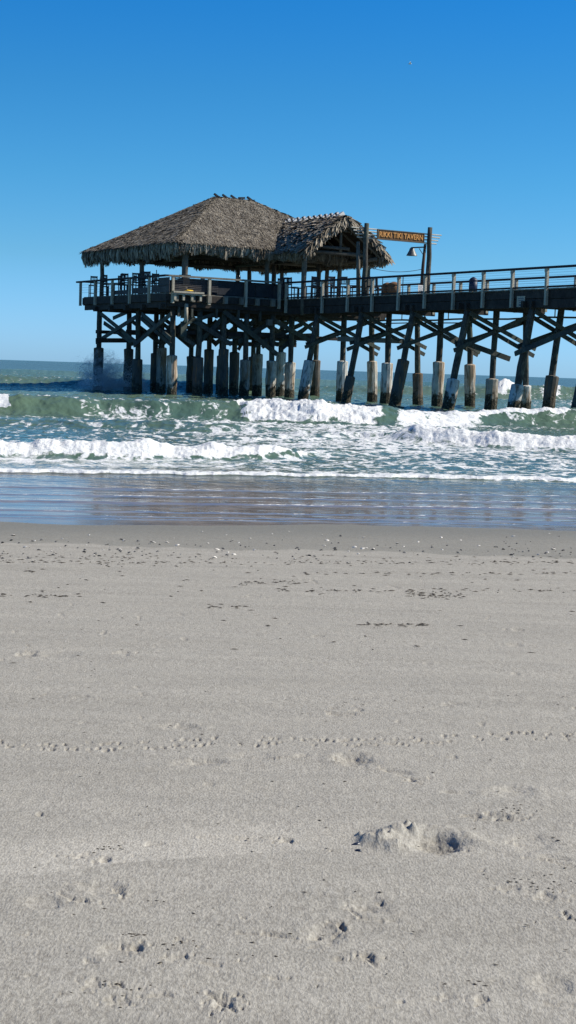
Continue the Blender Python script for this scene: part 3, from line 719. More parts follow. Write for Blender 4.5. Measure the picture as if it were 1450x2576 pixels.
def fringe(mb, a, b, outv, n, drop, depth=.45):
    a, b = Vector(a), Vector(b); e = (b - a).normalized()
    for i in range(n):
        u = random.random(); o = random.random()
        p = a.lerp(b, u) - outv * (depth * o) + ZV * (.05 + .12 * o)
        dr = drop * random.uniform(.6, 1.0) * (1 + .14 * math.sin(u * 37 + a.x) + .12 * math.sin(u * 91))
        wd = random.uniform(.03, .08)
        q = p - ZV * dr * .5 + outv * random.uniform(.0, .10) + e * random.uniform(-.06, .06)
        r_ = p - ZV * dr + outv * random.uniform(-.12, .06) + e * random.uniform(-.14, .14)
        sd = (e + outv * random.uniform(-.8, .8)).normalized() * wd
        mb.add([p - sd, p + sd, q + sd * .9, q - sd * .9, r_ + sd * .25, r_ - sd * .25], [(0, 1, 2, 3), (3, 2, 4, 5)])
ES, EN, EL, ER = 75.75, 88.2, -6.85, 6.75; EZ = 8.2; RZ_ = 11.42; RS = 81.8; RL, RR = -1.35, 1.15
cFL, cFR, cBL, cBR = L(ES, EL, EZ), L(ES, ER, EZ), L(EN, EL, EZ), L(EN, ER, EZ); rL, rR = L(RS, RL, RZ_), L(RS, RR, RZ_)
def sag(p, q, t, s=.10): return p.lerp(q, t) - ZV * s * math.sin(math.pi * t)
mb = MB()
def slab(mb, quads, th):
    for f in quads:
        f = [Vector(p) for p in f]; n = (f[1] - f[0]).cross(f[2] - f[0]).normalized()
        if n.z < 0: n = -n
        m = len(f); mb.add(f + [p - ZV * th for p in f], [tuple(range(m)), tuple(range(2 * m - 1, m - 1, -1))] + [(i, (i + 1) % m, m + (i + 1) % m, m + i) for i in range(m)])
faces = [(cFL, cFR, rR, rL), (cFR, cBR, rR, rR), (cBR, cBL, rL, rR), (cBL, cFL, rL, rL)]
for f in faces:
    f4 = f if f[2] != f[3] else f[:3]
    slab(mb, [f4], .22)
roofm = mb.build('thatch_roof', M['thatch_in'], tav)
mb = MB()
leaf_cloud(mb, faces[0], 34000, .46, .042, .06, .33); leaf_cloud(mb, faces[3], 24000, .46, .042, .09, .33)
leaf_cloud(mb, faces[1], 3500, .42, .13, .09); leaf_cloud(mb, faces[2], 3500, .42, .14, .09)
# hip and ridge rolls
for p, q in ((cFL, rL), (cFR, rR), (cBL, rL), (cBR, rR), (rL, rR)):
    for k in range(900 if p is cFL else 350):
        t = random.random(); c = p.lerp(q, t) + ZV * .03
        dr = Vector((random.uniform(-1, 1), random.uniform(-1, 1), -.35)).normalized(); sd = dr.cross(ZV).normalized() * .05
        ln = random.uniform(.15, .38)
        mb.add([c - sd, c + sd, c + dr * ln + sd * .5, c + dr * ln - sd * .5], [(0, 1, 2, 3)])
t1 = mb.build('palm_leaves', M['thatch'], tav); t1.parent = roofm; t1.location = (0, 0, 0)
mb = MB()
fringe(mb, cFL, cFR, -UV_, 5200, .68); fringe(mb, cBL, cFL, -VV_, 6000, .88, .5); fringe(mb, cBR, cBL, UV_, 3000, .62); fringe(mb, cFR, cBR, VV_, 2200, .62)
t2 = mb.build('eave_fringe', M['thatch'], tav); t2.parent = roofm
roofm.location = roofm.location
# porch roof
pzr, pze, pw0, pw1, ps0, ps1 = 9.93, 7.98, -.62, 4.72, 72.55, 79.6
pA, pB, pR0, pR1 = L(ps0, pw0, pze), L(ps1, pw0, pze), L(ps0 + .1, PW, pzr), L(ps1, PW, pzr); pC, pD = L(ps0, pw1, pze), L(ps1, pw1, pze)
def bow(p, q, n=6, s=.16): return [p.lerp(q, i / n) + ZV * s * math.sin(math.pi * i / n) for i in range(n + 1)]
mb = MB(); cl = bow(pA, pR0); cl2 = bow(pB, pR1); cr = bow(pC, pR0); cr2 = bow(pD, pR1)
for a, b in ((cl, cl2), (cr, cr2)):
    for i in range(6): slab(mb, [(a[i], b[i], b[i + 1], a[i + 1])], .18)
pm = mb.build('porch_roof', M['thatch_in'], tav)
mb = MB()
for i in range(6):
    leaf_cloud(mb, (cl[i], cl2[i], cl2[i + 1], cl[i + 1]), 1250, .62, .15, .17, .35)
    leaf_cloud(mb, (cr[i], cr2[i], cr2[i + 1], cr[i + 1]), 600, .6, .15, .16, .4)
# shaggy gable verge
for arr in (cl, cr):
    for k in range(1500):
        t = random.random() * 6; i = min(int(t), 5); p = arr[i].lerp(arr[i + 1], t - i) + UV_ * random.uniform(-.05, .45) + ZV * random.uniform(-.02, .1)
        sg = -1 if arr is cl else 1
        dr = (VV_ * sg * random.uniform(-.1, .9) - ZV * random.uniform(.6, 1.2) - UV_ * random.uniform(-.1, .5)).normalized()
        ln = random.uniform(.2, .62); sd = dr.cross(UV_).normalized() * random.uniform(.03, .07) + UV_ * .02
        mb.add([p - sd, p + sd, p + dr * ln * .6 + sd, p + dr * ln * .6 - sd, p + dr * ln + sd * .2, p + dr * ln - sd * .2], [(0, 1, 2, 3), (3, 2, 4, 5)])
t3 = mb.build('palm_leaves', M['thatch2'], tav); t3.parent = pm
mb = MB(); fringe(mb, pA, pB, -VV_, 2200, .50, .4); fringe(mb, pC, pD, VV_, 1800, .55, .4); t4 = mb.build('eave_fringe', M['thatch2'], tav); t4.parent = pm
# rafters
def rafters(pairs, r=.055):
    for p, q in pairs:
        mb = MB(); mb.tube([p - ZV * .32, q - ZV * .32], r * 1.2, 6); mb.build('rafter', M['rafter'], tav)
pairs = []
for k in range(8):
    w = EL + .8 + (ER - EL - 1.6) * k / 7; wr = max(RL, min(RR, w * .25)); pairs += [(L(ES + .3, w, EZ), L(RS, wr, RZ_ - .02))]
for k in range(5):
    s = ES + 1.2 + (EN - ES - 2.4) * k / 4; pairs += [(L(s, EL + .3, EZ), L(RS + (s - RS) * .15, RL, RZ_)), (L(s, ER - .3, EZ), L(RS + (s - RS) * .15, RR, RZ_))]
pairs += [(cFL.lerp(rL, .04), rL), (cFR.lerp(rR, .04), rR), (cBL.lerp(rL, .04), rL), (cBR.lerp(rR, .04), rR)]
for k in range(6):
    s = ps0 + .25 + k * 1.1; pairs += [(L(s, pw0 + .2, pze + .1), L(s + .05, PW, pzr - .02)), (L(s, pw1 - .2, pze + .1), L(s + .05, PW, pzr - .02))]
rafters(pairs)
mb = MB()
for f in (.25, .5, .75): mb.tube([cFL.lerp(rL, f) - ZV * .36, cFR.lerp(rR, f) - ZV * .36], .04, 6); mb.tube([cFL.lerp(rL, f) - ZV * .36, cBL.lerp(rL, f) - ZV * .36], .04, 6)
mb.build('purlin', M['rafter'], tav)
# ridge pins
for k in range(5):
    w = RL + .1 + k * .55; z = RZ_ + .12
    mb = MB(); c = L(RS, w, z)
    if k == 3: mb.beam(c - VV_ * .2, c + VV_ * .22 + ZV * .03, .10, .10)
    else: mb.beam(c - VV_ * .17 + ZV * .10, c + VV_ * .22 - ZV * .11, .12, .10)
    mb.build('ridge_pin', M['cap'], tav)
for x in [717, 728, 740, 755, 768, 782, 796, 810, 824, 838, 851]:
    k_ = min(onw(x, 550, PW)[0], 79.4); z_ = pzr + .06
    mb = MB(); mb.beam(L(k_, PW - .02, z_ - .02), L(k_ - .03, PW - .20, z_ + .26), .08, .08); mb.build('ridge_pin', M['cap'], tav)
    mb = MB(); mb.beam(L(k_ - .09, PW - .12, z_), L(k_ - .10, PW + .26, z_ + random.uniform(.20, .30)), .24, .20); mb.build('ridge_pin', M['pin_lit'], tav)  # pale stub: sunlight on the pin end put into its colour
# piles under the hut
def hp(x, s, zt, m, wood_r=.15, rs=.29, y=830):
    w = ons(x, y, s)[1]; pile(tav, L(s, w, 4.9), L(s + random.uniform(-.06, .06), w + random.uniform(-.06, .06), -.9), zt, M[m], wood_r, rs)
    return w
for x, zt, m in ((434, 2.15, 'concR'), (502, 2.1, 'concD'), (564, 2.6, 'concD'), (621, 2.05, 'concG'), (686, 2.05, 'concR'), (735, 2.0, 'concR')): hp(x, 76.4, zt, m)
for x, zt, m in ((348, 1.9, 'concD'), (408, 2.6, 'concG'), (528, 2.6, 'concD'), (591, 2.5, 'concD'), (652, 2.45, 'concG'), (710, 2.6, 'concW'), (797, 2.2, 'concD')): hp(x, 80.8, zt, m)
for x, zt, m in ((250, 2.5, 'concD'), (324, 2.5, 'concD'), (393, 2.3, 'concD'), (483, 2.2, 'concD'), (560, 2.3, 'concD'), (640, 2.3, 'concD')): hp(x, 85.0, zt, m)
def fb(x0, y0, x1, y1, s, wid=.24, m='brace'): plank(tav, L(*ons(x0, y0, s)), L(*ons(x1, y1, s)), wid, .07, m)
def lb(x0, y0, x1, y1, w, wid=.22, m='brace'): plank(tav, L(*onw(x0, y0, w)), L(*onw(x1, y1, w)), wid, .07, m)
fb(478, 868, 575, 808, 76.75, .2, 'pile'); fb(590, 800, 700, 868, 76.8, .2, 'pile'); fb(640, 800, 600, 880, 77.3, .18, 'pile'); fb(473, 797, 582, 866, 76.2); fb(563, 782, 697, 891, 76.15, .26); fb(691, 806, 789, 863, 76.2); fb(500, 862, 560, 800, 76.55); fb(600, 860, 680, 812, 76.6); fb(640, 870, 760, 815, 76.65)
fb(470, 812, 540, 790, 76.2, .2); fb(455, 845, 490, 868, 76.2, .2); fb(575, 850, 640, 835, 76.7, .2); fb(705, 880, 775, 820, 76.6); fb(745, 800, 800, 838, 76.2, .22)
for s in (80.65, 84.85):
    for x0, x1 in ((330, 410), (400, 480), (480, 545), (540, 610), (600, 670), (660, 730)):
        fb(x0, 870 + random.uniform(-6, 6), x1, 806, s, .2, 'pile'); fb(x0, 806, x1, 868 + random.uniform(-6, 6), s + .3, .2, 'pile')
lb(254, 789, 344, 862, -7.15); lb(242, 861, 342, 797, -7.4); lb(262, 812, 345, 870, -6.85); lb(337, 869, 431, 789, -7.35); lb(357, 789, 430, 852, -7.1); lb(355, 800, 432, 868, -6.8); lb(285, 800, 330, 780, -4.5)
mb = MB()
for p, q in (((242, 856), (330, 856)), ((346, 838), (432, 842)), ((470, 850), (530, 852)), ((473, 832), (505, 833)), ((560, 862), (640, 866)), ((640, 862), (745, 868))):
    mb.beam(L(*ons(p[0], p[1], 82.8)), L(*ons(q[0], q[1], 82.8)), .15, .26)
mb.build('tie_beam', M['beam'], tav)
mb = MB()
for s in (76.6, 81.0, 85.2): mb.lbox(s - .06, s + .06, -7.2, 5.5, 3.35, 3.55)
mb.build('tie_beam', M['beam'], tav)
mb = MB()
for x in (450, 483, 545, 600, 655): w = ons(x, 790, 76)[1]; mb.lbox(75.95, 76.07, w - .06, w + .06, 4.25, 4.8)
mb.build('hanger_board', M['brace'], tav)
for x0, y0, x1, y1, s_ in ((486, 800, 560, 842, 78.6), (500, 850, 590, 800, 78.7), (560, 795, 650, 850, 78.8), (590, 855, 690, 803, 78.6), (650, 800, 745, 862, 78.7), (700, 868, 790, 812, 78.9), (400, 865, 470, 805, 78.6), (410, 800, 500, 866, 78.9), (610, 812, 720, 812, 78.5), (420, 822, 560, 826, 78.6), (560, 836, 700, 842, 79.4), (680, 846, 790, 842, 79.6)):
    fb(x0, y0, x1, y1, s_, .2, 'pile')
mb = MB(); w = ons(467, 800, 75.95)[1]; mb.tube([L(75.9, w, 4.95), L(75.9, w, 3.95)], .11, 8); mb.build('drop_post', M['post'], tav, True)
mb = MB(); a = ons(466, 800, 76)[1]; mb.lbox(75.95, 76.05, a - .25, a + .1, 3.2, 4.0); mb.build('hanger_board', M['brace'], tav)
w = ons(673, 809, 76.3)[1]; mb = MB(); mb.lbox(76.0, 76.15, w - .17, w + .17, 4.02, 4.35); mb.build('junction_box', M['galv'], tav)

# ------------------------------------------------------------------ sign gate
SG = 68.05
gate = empty('tavern_sign', L(SG, 2.2, 5.5), 'brown board sign with orange RIKKI TIKI TAVERN lettering hung between two tall posts', 'sign')
for (w, zt) in ((.2, 9.22), (4.2, 9.3)):
    mb = MB(); mb.tube([L(SG + random.uniform(-.02, .02), w + random.uniform(-.02, .02), z) for z in np.linspace(5.5, zt, 6)], [.14, .135, .13, .125, .125, .12], 10, True, .04)
    mb.build('post', M['pile'], gate, True)
mb = MB(); mb.tube([L(SG + .45, .15, 5.5), L(SG + .5, .05, 8.3)], [.12, .09], 9, True, .04); mb.build('post', M['hutpost'], gate, True)
b0, b1 = ons(948, 577, SG), ons(948, 603, SG); c0, c1 = ons(1066, 585, SG), ons(1066, 611, SG)
zt_, zb_ = (b0[2] + c0[2]) / 2, (b1[2] + c1[2]) / 2; wa, wb = b0[1], c0[1]
mb = MB(); mb.lbox(SG - .10, SG - .03, wa, wb, zb_, zt_); bd = mb.build('board', M['brown'], gate)
mb = MB(); e = .045
mb.lbox(SG - .125, SG - .101, wa, wb, zt_ - e, zt_); mb.lbox(SG - .125, SG - .101, wa, wb, zb_, zb_ + e); mb.lbox(SG - .125, SG - .101, wa, wa + e, zb_ + e, zt_ - e); mb.lbox(SG - .125, SG - .101, wb - e, wb, zb_ + e, zt_ - e)
fr = mb.build('frame', M['rafter'], gate); fr.parent = bd
cu = bpy.data.curves.new('lettering', 'FONT'); cu.body = 'RIKKI TIKI TAVERN'; cu.size = .36; cu.extrude = .012; cu.offset = .006; cu.align_x = 'CENTER'; cu.align_y = 'CENTER'
cu.materials.append(M['orange'])
to = bpy.data.objects.new('lettering', cu); COL.objects.link(to)
bpy.context.view_layer.update()
wd = to.dimensions.x; k = (wb - wa - .22) / wd
me_ = bpy.data.meshes.new_from_object(to.evaluated_get(bpy.context.evaluated_depsgraph_get())); me_.name = 'lettering'
bpy.data.objects.remove(to); to = bpy.data.objects.new('lettering', me_); COL.objects.link(to)
to.parent = bd; c = L(SG - .118, (wa + wb) / 2, (zt_ + zb_) / 2)
rot = Matrix((VV_, ZV, -UV_)).transposed().to_4x4()
to.matrix_local = Matrix.Translation(c - Vector(gate.location)) @ rot @ Matrix.Diagonal((k, 1.05, 1, 1))
zz = [zt_ - .02, zt_ - .16, zt_ - .32, zt_ - .47]
for i, z in enumerate(zz[:3] + [zb_ + .04]):
    mb = MB(); mb.tube([L(SG + .13, -.62 + .12 * i, z + .02), L(SG + .13, 5.05 - .1 * i, z)], .034, 6); mb.build('pole_rod', M['bambooW'], gate)

# ------------------------------------------------------------------ street lamp beside the far post
lamp = empty('lamp_post', L(68.75, 4.25, 5.5), 'rusty lamp post with bell-shaped shade on an arm beside the tavern sign', 'lamp')
ltz = onw(1063, 614, 4.2)[2]
mb = MB(); mb.tube([L(68.62, 4.2, 5.5), L(68.55, 4.2, 7.3), L(68.42, 4.2, ltz)], [.10, .085, .07], 10, True, .03); mb.build('pole', M['iron'], lamp, True)
hx = onw(1037, 634, 4.2)
zA = onw(1048, 623, 4.2)[2]
mb = MB(); mb.tube([L(68.4, 4.2, zA), L(hx[0] + .05, 4.2, zA + .03)], .035, 8); mb.tube([L(68.45, 4.2, zA - .5), L(68.95, 4.2, zA - .05)], .02, 6); mb.build('arm', M['iron'], lamp, True)
mb = MB(); c = L(hx[0], 4.2, 0)
mb.tube([c + ZV * (zA + .06), c + ZV * (zA - .03), c + ZV * (zA - .14), c + ZV * (zA - .34), c + ZV * (zA - .40)], [.05, .13, .16, .27, .30], 14, False)
mb.tube([c + ZV * (zA - .39), c + ZV * (zA - .20), c + ZV * (zA - .10)], [.28, .2, .1], 14, True)
mb.build('lamp_shade', M['galv'], lamp, True)
cab = MB(); p0, p1 = L(68.2, .3, onw(925, 668, .3)[2]), L(68.6, 4.2, onw(1055, 677, 4.2)[2])
cab.tube([p0.lerp(p1, t) - ZV * .22 * 4 * t * (1 - t) for t in np.linspace(0, 1, 14)], .014, 6)
c = cab.build('cable', M['black'], None, origin=tuple(p0)); tag(c, 'thin sagging black cable strung between the sign posts', 'cable')

# notices
def notice(name, s, w, z0, z1, w0, w1, label, mat, lines=5):
    r = empty(name, L(s, (w0 + w1) / 2, z0), label, 'notice')
    mb = MB(); mb.lbox(s - .02, s, w0, w1, z0, z1); mb.build('panel', M[mat], r)
    mb = MB(); h = (z1 - z0)
    for k in range(lines):
        z = z1 - h * (.14 + .75 * k / lines); a = w0 + (w1 - w0) * random.uniform(.15, .25); b = w1 - (w1 - w0) * random.uniform(.15, .35)
        mb.lbox(s - .025, s - .0205, a, b, z - h * .04, z)
    mb.build('print', M['ink'], r)
g = onw(1063, 722, 4.2)
notice('notice', 67.9, 0, 5.62, 6.25, ons(1052, 722, 67.9)[1], ons(1066, 722, 67.9)[1], 'white printed notice taped at the foot of the lamp post', 'paper')
# sign nailed on the fascia (faces the beach)
r = empty('warning_sign', L(55.6, -.05, 4.8), 'weathered pale warning sign nailed to the pier side beam', 'sign')
sa, sb = onw(1317, 763, -.1)[0], onw(1297, 763, -.1)[0]
mb = MB(); mb.lbox(sa, sb, -.02, .0, 4.72, 5.2); mb.build('panel', M['post'], r)
mb = MB()
for k, (a, b, h) in enumerate(((.12, .85, .03), (.18, .8, .03), (.12, .7, .03), (.3, .7, .09))): mb.lbox(sa + (sb - sa) * a, sa + (sb - sa) * b, -.024, -.0205, 5.1 - .085 * k - h, 5.1 - .085 * k)
mb.build('print', M['ink'], r)

# ------------------------------------------------------------------ furniture
def rotz(s_dir): return math.atan2(s_dir.y, s_dir.x)
def make_chair(tall=False):
    r = empty('bar_chair' if tall else 'chair', (0, 0, 0), 'x', 'chair')
    h = .72 if tall else .46; t = h + .55; m = M['furn']
    mb = MB(); mb.box((0, 0, h), Vector((.22, 0, 0)), Vector((0, .22, 0)), Vector((0, 0, .025))); mb.build('seat', m, r)
    for x in (-.19, .19):
        for y in (-.19, .19):
            mb = MB(); z1 = t if y > 0 else h - .026
            mb.beam((x, y, 0), (x, y + (.05 if y > 0 else 0), z1), .045, .045); mb.build('leg', m, r)
    mb = MB()
    mb.box((0, .235, t - .06), Vector((.165, 0, 0)), Vector((0, .012, 0)), Vector((0, 0, .05)))
    mb.box((0, .215, h + .14), Vector((.165, 0, 0)), Vector((0, .012, 0)), Vector((0, 0, .03)))
    for k in range(4): x = -.12 + .08 * k; mb.beam((x, .217, h + .17), (x, .233, t - .11), .035, .015, Vector((0, 1, 0)))
    mb.build('backrest', m, r)
    mb = MB()
    for y in (-.19, .19): mb.beam((-.166, y, h * .35), (.166, y, h * .35), .03, .03)
    mb.build('stretcher', m, r)
    return r
def make_table():
    r = empty('table', (0, 0, 0), 'x', 'table')
    mb = MB(); mb.tube([(0, 0, .72), (0, 0, .76)], .42, 20); mb.build('tabletop', M['furn'], r)
    mb = MB(); mb.tube([(0, 0, .03), (0, 0, .719)], .045, 10); mb.build('leg', M['iron'], r)
    mb = MB(); mb.beam((-.3, 0, .02), (.3, 0, .02), .07, .04); mb.beam((0, -.3, .021), (0, .3, .021), .07, .038); mb.build('base', M['iron'], r)
    return r
chairA, chairB, tableA = make_chair(True), make_chair(False), make_table()
first = {}
def put(proto, s, w, deg, label, group):
    if proto.name not in first: first[proto.name] = 1; o = proto
    else: o = copy_tree(proto)
    o.location = L(s, w, 5.505); o.rotation_euler = (0, 0, R(deg)); o['label'] = label; o['group'] = group
    return o
gc = 'chairs on the tavern deck'; gt = 'tables on the tavern deck'
def lw(x, w): return onw(x, 725, w)[0]
put(chairA, lw(234, -6.6), -6.6, 200, 'slatted bar chair alone at the far left end of the deck', gc)
put(chairA, lw(272, -6.7), -6.7, 60, 'tall bar chair just right of the leftmost hut post', gc)
put(chairA, lw(300, -6.6), -6.6, 240, 'tall bar chair facing left behind the third rail post of the side rail', gc)
put(chairA, lw(318, -6.7), -6.7, 30, 'tall bar chair with its slatted back against the side rail', gc)
put(chairA, lw(342, -6.6), -6.6, 10, 'tall bar chair standing left of the second hut post', gc)
put(chairA, lw(364, -6.7), -6.7, 190, 'tall bar chair standing right of the second hut post', gc)
put(chairA, lw(376, -6.5), -6.5, 150, 'tall bar chair turned aside near the middle of the side rail', gc)
put(chairB, lw(396, -6.6), -6.6, 70, 'low slatted chair near the front corner of the side rail', gc)
put(tableA, lw(286, -6.3), -6.3, 0, 'round table among the chairs at the left of the deck', gt)
put(tableA, lw(350, -6.2), -6.2, 0, 'round table beside the second hut post', gt)
put(tableA, lw(410, -6.2), -6.2, 0, 'round table next to the front deck corner', gt)
def sw(x, s): return ons(x, 725, s)[1]
put(chairB, 76.9, sw(446, 76.9), 20, 'low slatted chair behind the rail slats left of the corner post', gc)
put(chairB, 77.1, sw(500, 77.1), 300, 'low slatted chair behind the rail slats right of the corner post', gc)
for i, (x, s, d, lb_) in enumerate(((700, 76.9, 200, 'bar chair left of the first porch rail post'), (712, 77.6, 30, 'bar chair just behind the first porch rail post'), (738, 76.5, 120, 'bar chair left of the thick porch post'),
        (784, 74.6, 220, 'bar chair right of the thick porch post'), (798, 75.6, 20, 'bar chair under the porch beside the inner post'), (830, 73.6, 200, 'bar chair under the middle of the porch gable'),
        (845, 74.6, 60, 'bar chair left of the right inner porch post'), (868, 73.0, 160, 'bar chair right of the right inner porch post'), (893, 71.6, 250, 'bar chair left of the tall sign posts'))):
    put(chairA, s, max(.5, sw(x, s)), d, lb_, gc)
for x, s, lb_ in ((806, 75.0, 'round table under the porch gable centre'), (856, 73.6, 'round table under the right half of the porch'), (752, 77.2, 'round table behind the thick porch post')):
    put(tableA, s, max(.8, sw(x, s)), 0, lb_, gt)
put(chairB, 68.9, sw(958, 68.9), 100, 'low chair just right of the near sign post', gc)
put(chairB, 67.7, sw(943, 67.7), 80, 'low chair tucked behind the near sign post', gc)
for i, (x, w, d, lb_) in enumerate(((262, -5.6, 20, 'bar chair deeper in the hut behind the leftmost post'), (310, -5.7, 120, 'bar chair one row back from the third side rail post'), (330, -5.6, 250, 'bar chair one row back, left of the second hut post'), (358, -5.4, 15, 'bar chair one row back, behind the second hut post'), (388, -5.5, 200, 'bar chair one row back near the front deck corner'), (404, -6.7, 95, 'bar chair close to the side rail by the front corner'))):
    put(chairA, lw(x, w), w, d, lb_, gc)
# bar counter in the tavern
r = empty('bar_counter', L(80, -1.5, 5.5), 'dark panelled bar counter in the middle of the hut', 'counter')
mb = MB(); mb.lbox(79.0, 79.5, -4.2, 2.0, 5.52, 6.42); mb.lbox(79.5, 83.0, -4.2, -3.7, 5.52, 6.42); mb.build('front_panel', M['furn'], r)
mb = MB(); mb.lbox(78.9, 79.6, -4.3, 2.1, 6.425, 6.5); mb.lbox(79.605, 83.0, -4.3, -3.6, 6.426, 6.501); mb.build('counter_top', M['cap'], r)
# bottles on the rail
for i, x in enumerate((594.5, 597.5, 601.5, 604.5)):
    w = ons(x, 700, D0 - .15)[1]; b = Vector(L(D0 - .15, w, 6.445))
    mb = MB(); mb.tube([b, b + ZV * .11, b + ZV * .14, b + ZV * .2], [.028, .028, .012, .012], 8)
    o = mb.build('bottle', M['glassy'], None, True, origin=tuple(b)); tag(o, ['first', 'second', 'third', 'last'][i] + ' from the left of four dark bottles standing on the front rail', 'bottle', 'bottles on the rail')
# yellow cloth on ledge
w0, w1 = ons(466, 730, D0 - .3)[1], ons(488, 733, D0 - .3)[1]
nx, ny = 14, 8; mb = MB(); vs = []
for i in range(nx):
    for j in range(ny):
        u, v = i / (nx - 1), j / (ny - 1); edge = min(1, 4 * min(u, 1 - u, v + .1, 1.1 - v))
        z = 5.605 + .10 * edge * (.6 + .5 * math.sin(u * 9 + v * 3) * .4 + .4 * (1 - u)) 
        vs.append(L(D0 - .42 + .28 * v + .02 * math.sin(u * 11), w0 + (w1 - w0) * u, z))
mb.add(vs, [(i * ny + j, (i + 1) * ny + j, (i + 1) * ny + j + 1, i * ny + j + 1) for i in range(nx - 1) for j in range(ny - 1)])
b = L(D0 - .3, (w0 + w1) / 2, 5.6); o = mb.build('towel', M['yellow'], None, True, origin=tuple(b)); tag(o, 'crumpled yellow towel lying on the ledge outside the front rail', 'towel')
# bins
def barrel(s, w, label, mat='brown', h=.95, rr=.27, group=None):
    r = empty('bin', L(s, w, 5.5), label, 'bin', group); b = L(s, w, 5.505)
    mb = MB(); mb.tube([b, b + ZV * h * .4, b + ZV * h * .75], [rr, rr * 1.04, rr], 14); mb.build('body', M[mat], r, True)
    mb = MB(); mb.tube([b + ZV * (h * .755), b + ZV * h * .8, b + ZV * h * .92, b + ZV * h], [rr * 1.06, rr * 1.06, rr * .75, rr * .2], 14); mb.build('lid', M[mat], r, True)
    return r
s1 = 67.2; barrel(s1, ons(975, 725, s1)[1], 'brown bin with rounded lid nearer the sign post', 'brown', .72, .26, 'bins on the walkway')
s1 = 66.4; barrel(s1, ons(992, 725, s1)[1], 'brown round-topped bin at the middle of the walkway', 'brown', .72, .33, 'bins on the walkway')
s1 = 60.3; r = barrel(s1, ons(1191, 722, s1)[1], 'dark blue rubbish bin by the far rail of the walkway', 'navy', .78, .2)
for x, s1, lb_ in ((963, 66.9, 'thin stanchion left of the brown bins'), (1014, 65.2, 'thin stanchion right of the brown bins')):
    w = ons(x, 720, s1)[1]; b = L(s1, w, 5.505); mb = MB(); mb.tube([b, b + ZV * .95], .022, 8); mb.tube([b, b + ZV * .03], .14, 12)
    o = mb.build('stanchion', M['cap'], None, origin=tuple(b)); tag(o, lb_, 'stanchion', 'stanchions')

# ------------------------------------------------------------------ gulls
p = onY(1032, 160, 150)
r = empty('flying_gull', p, 'small white gull flying alone high in the blue sky', 'gull')
mb = MB(); mb.tube([p + Vector((-.18, 0, 0)), p + Vector((-.05, 0, 0)), p + Vector((.08, 0, .01)), p + Vector((.17, 0, .02))], [.01, .05, .045, .012], 8); mb.build('body', M['gullw'], r, True)
for sg in (-1, 1):
    mb = MB(); a = Vector((0, sg * .04, .02)); b = Vector((.03, sg * .28, .12)); c = Vector((-.08, sg * .55, .05))
    for q1, q2, w1_, w2_ in ((a, b, .07, .055), (b, c, .055, .012)):
        mb.add([p + q1 + Vector((w1_, 0, 0)), p + q1 - Vector((w1_, 0, 0)), p + q2 - Vector((w2_, 0, 0)), p + q2 + Vector((w2_, 0, 0))] + [p + q1 + Vector((0, 0, .015)), p + q2 + Vector((0, 0, .012))],
               [(0, 1, 2, 3), (0, 4, 5, 3), (1, 4, 5, 2)])
    mb.build('wing', M['gullw'], r)

# ------------------------------------------------------------------ spray thrown up round the seaward piles
def spray(cx, cy, base, top, spread, n, label, lean=0.0):
    pts = []; P = onY(cx, cy, 1)
    mb = MB()
    s_c = 84.6
    for k in range(n):
        t = random.random() ** 1.5; a = random.gauss(0, 1)
        arm = random.choice((-1, -.3, .5, 1))
        sx = (arm * spread * (.35 + .65 * t) + random.gauss(0, .12 + .15 * t)) + lean * t
        z = base + (top - base) * t * random.uniform(.6, 1) * (1 if abs(arm) > .4 else .65)
        q = ons(cx, cy, s_c); c = L(s_c + random.gauss(0, .3), q[1] + sx, z)
        r_ = random.uniform(.006, .02) * (1.6 - t)
        o = [c + Vector((random.uniform(-1, 1), random.uniform(-1, 1), random.uniform(-1, 1))) * r_ * 1.4 for _ in range(4)]
        mb.add(o, [(0, 1, 2), (0, 3, 1), (1, 3, 2), (0, 2, 3)])
    q = ons(cx, cy, s_c); b = L(s_c, q[1], 0)
    o = mb.build('spray', M['spray'], None, origin=tuple(b)); tag(o, label, 'spray', None, 'stuff')
M['spray'] = plain('sea spray', (.9, .92, .94), .6)
spray(248, 960, .3, 2.3, 1.4, 5000, 'droplets thrown up round the leftmost hut pile')
spray(318, 960, .3, 2.4, .8, 3000, 'droplets thrown up beside the second hut pile')
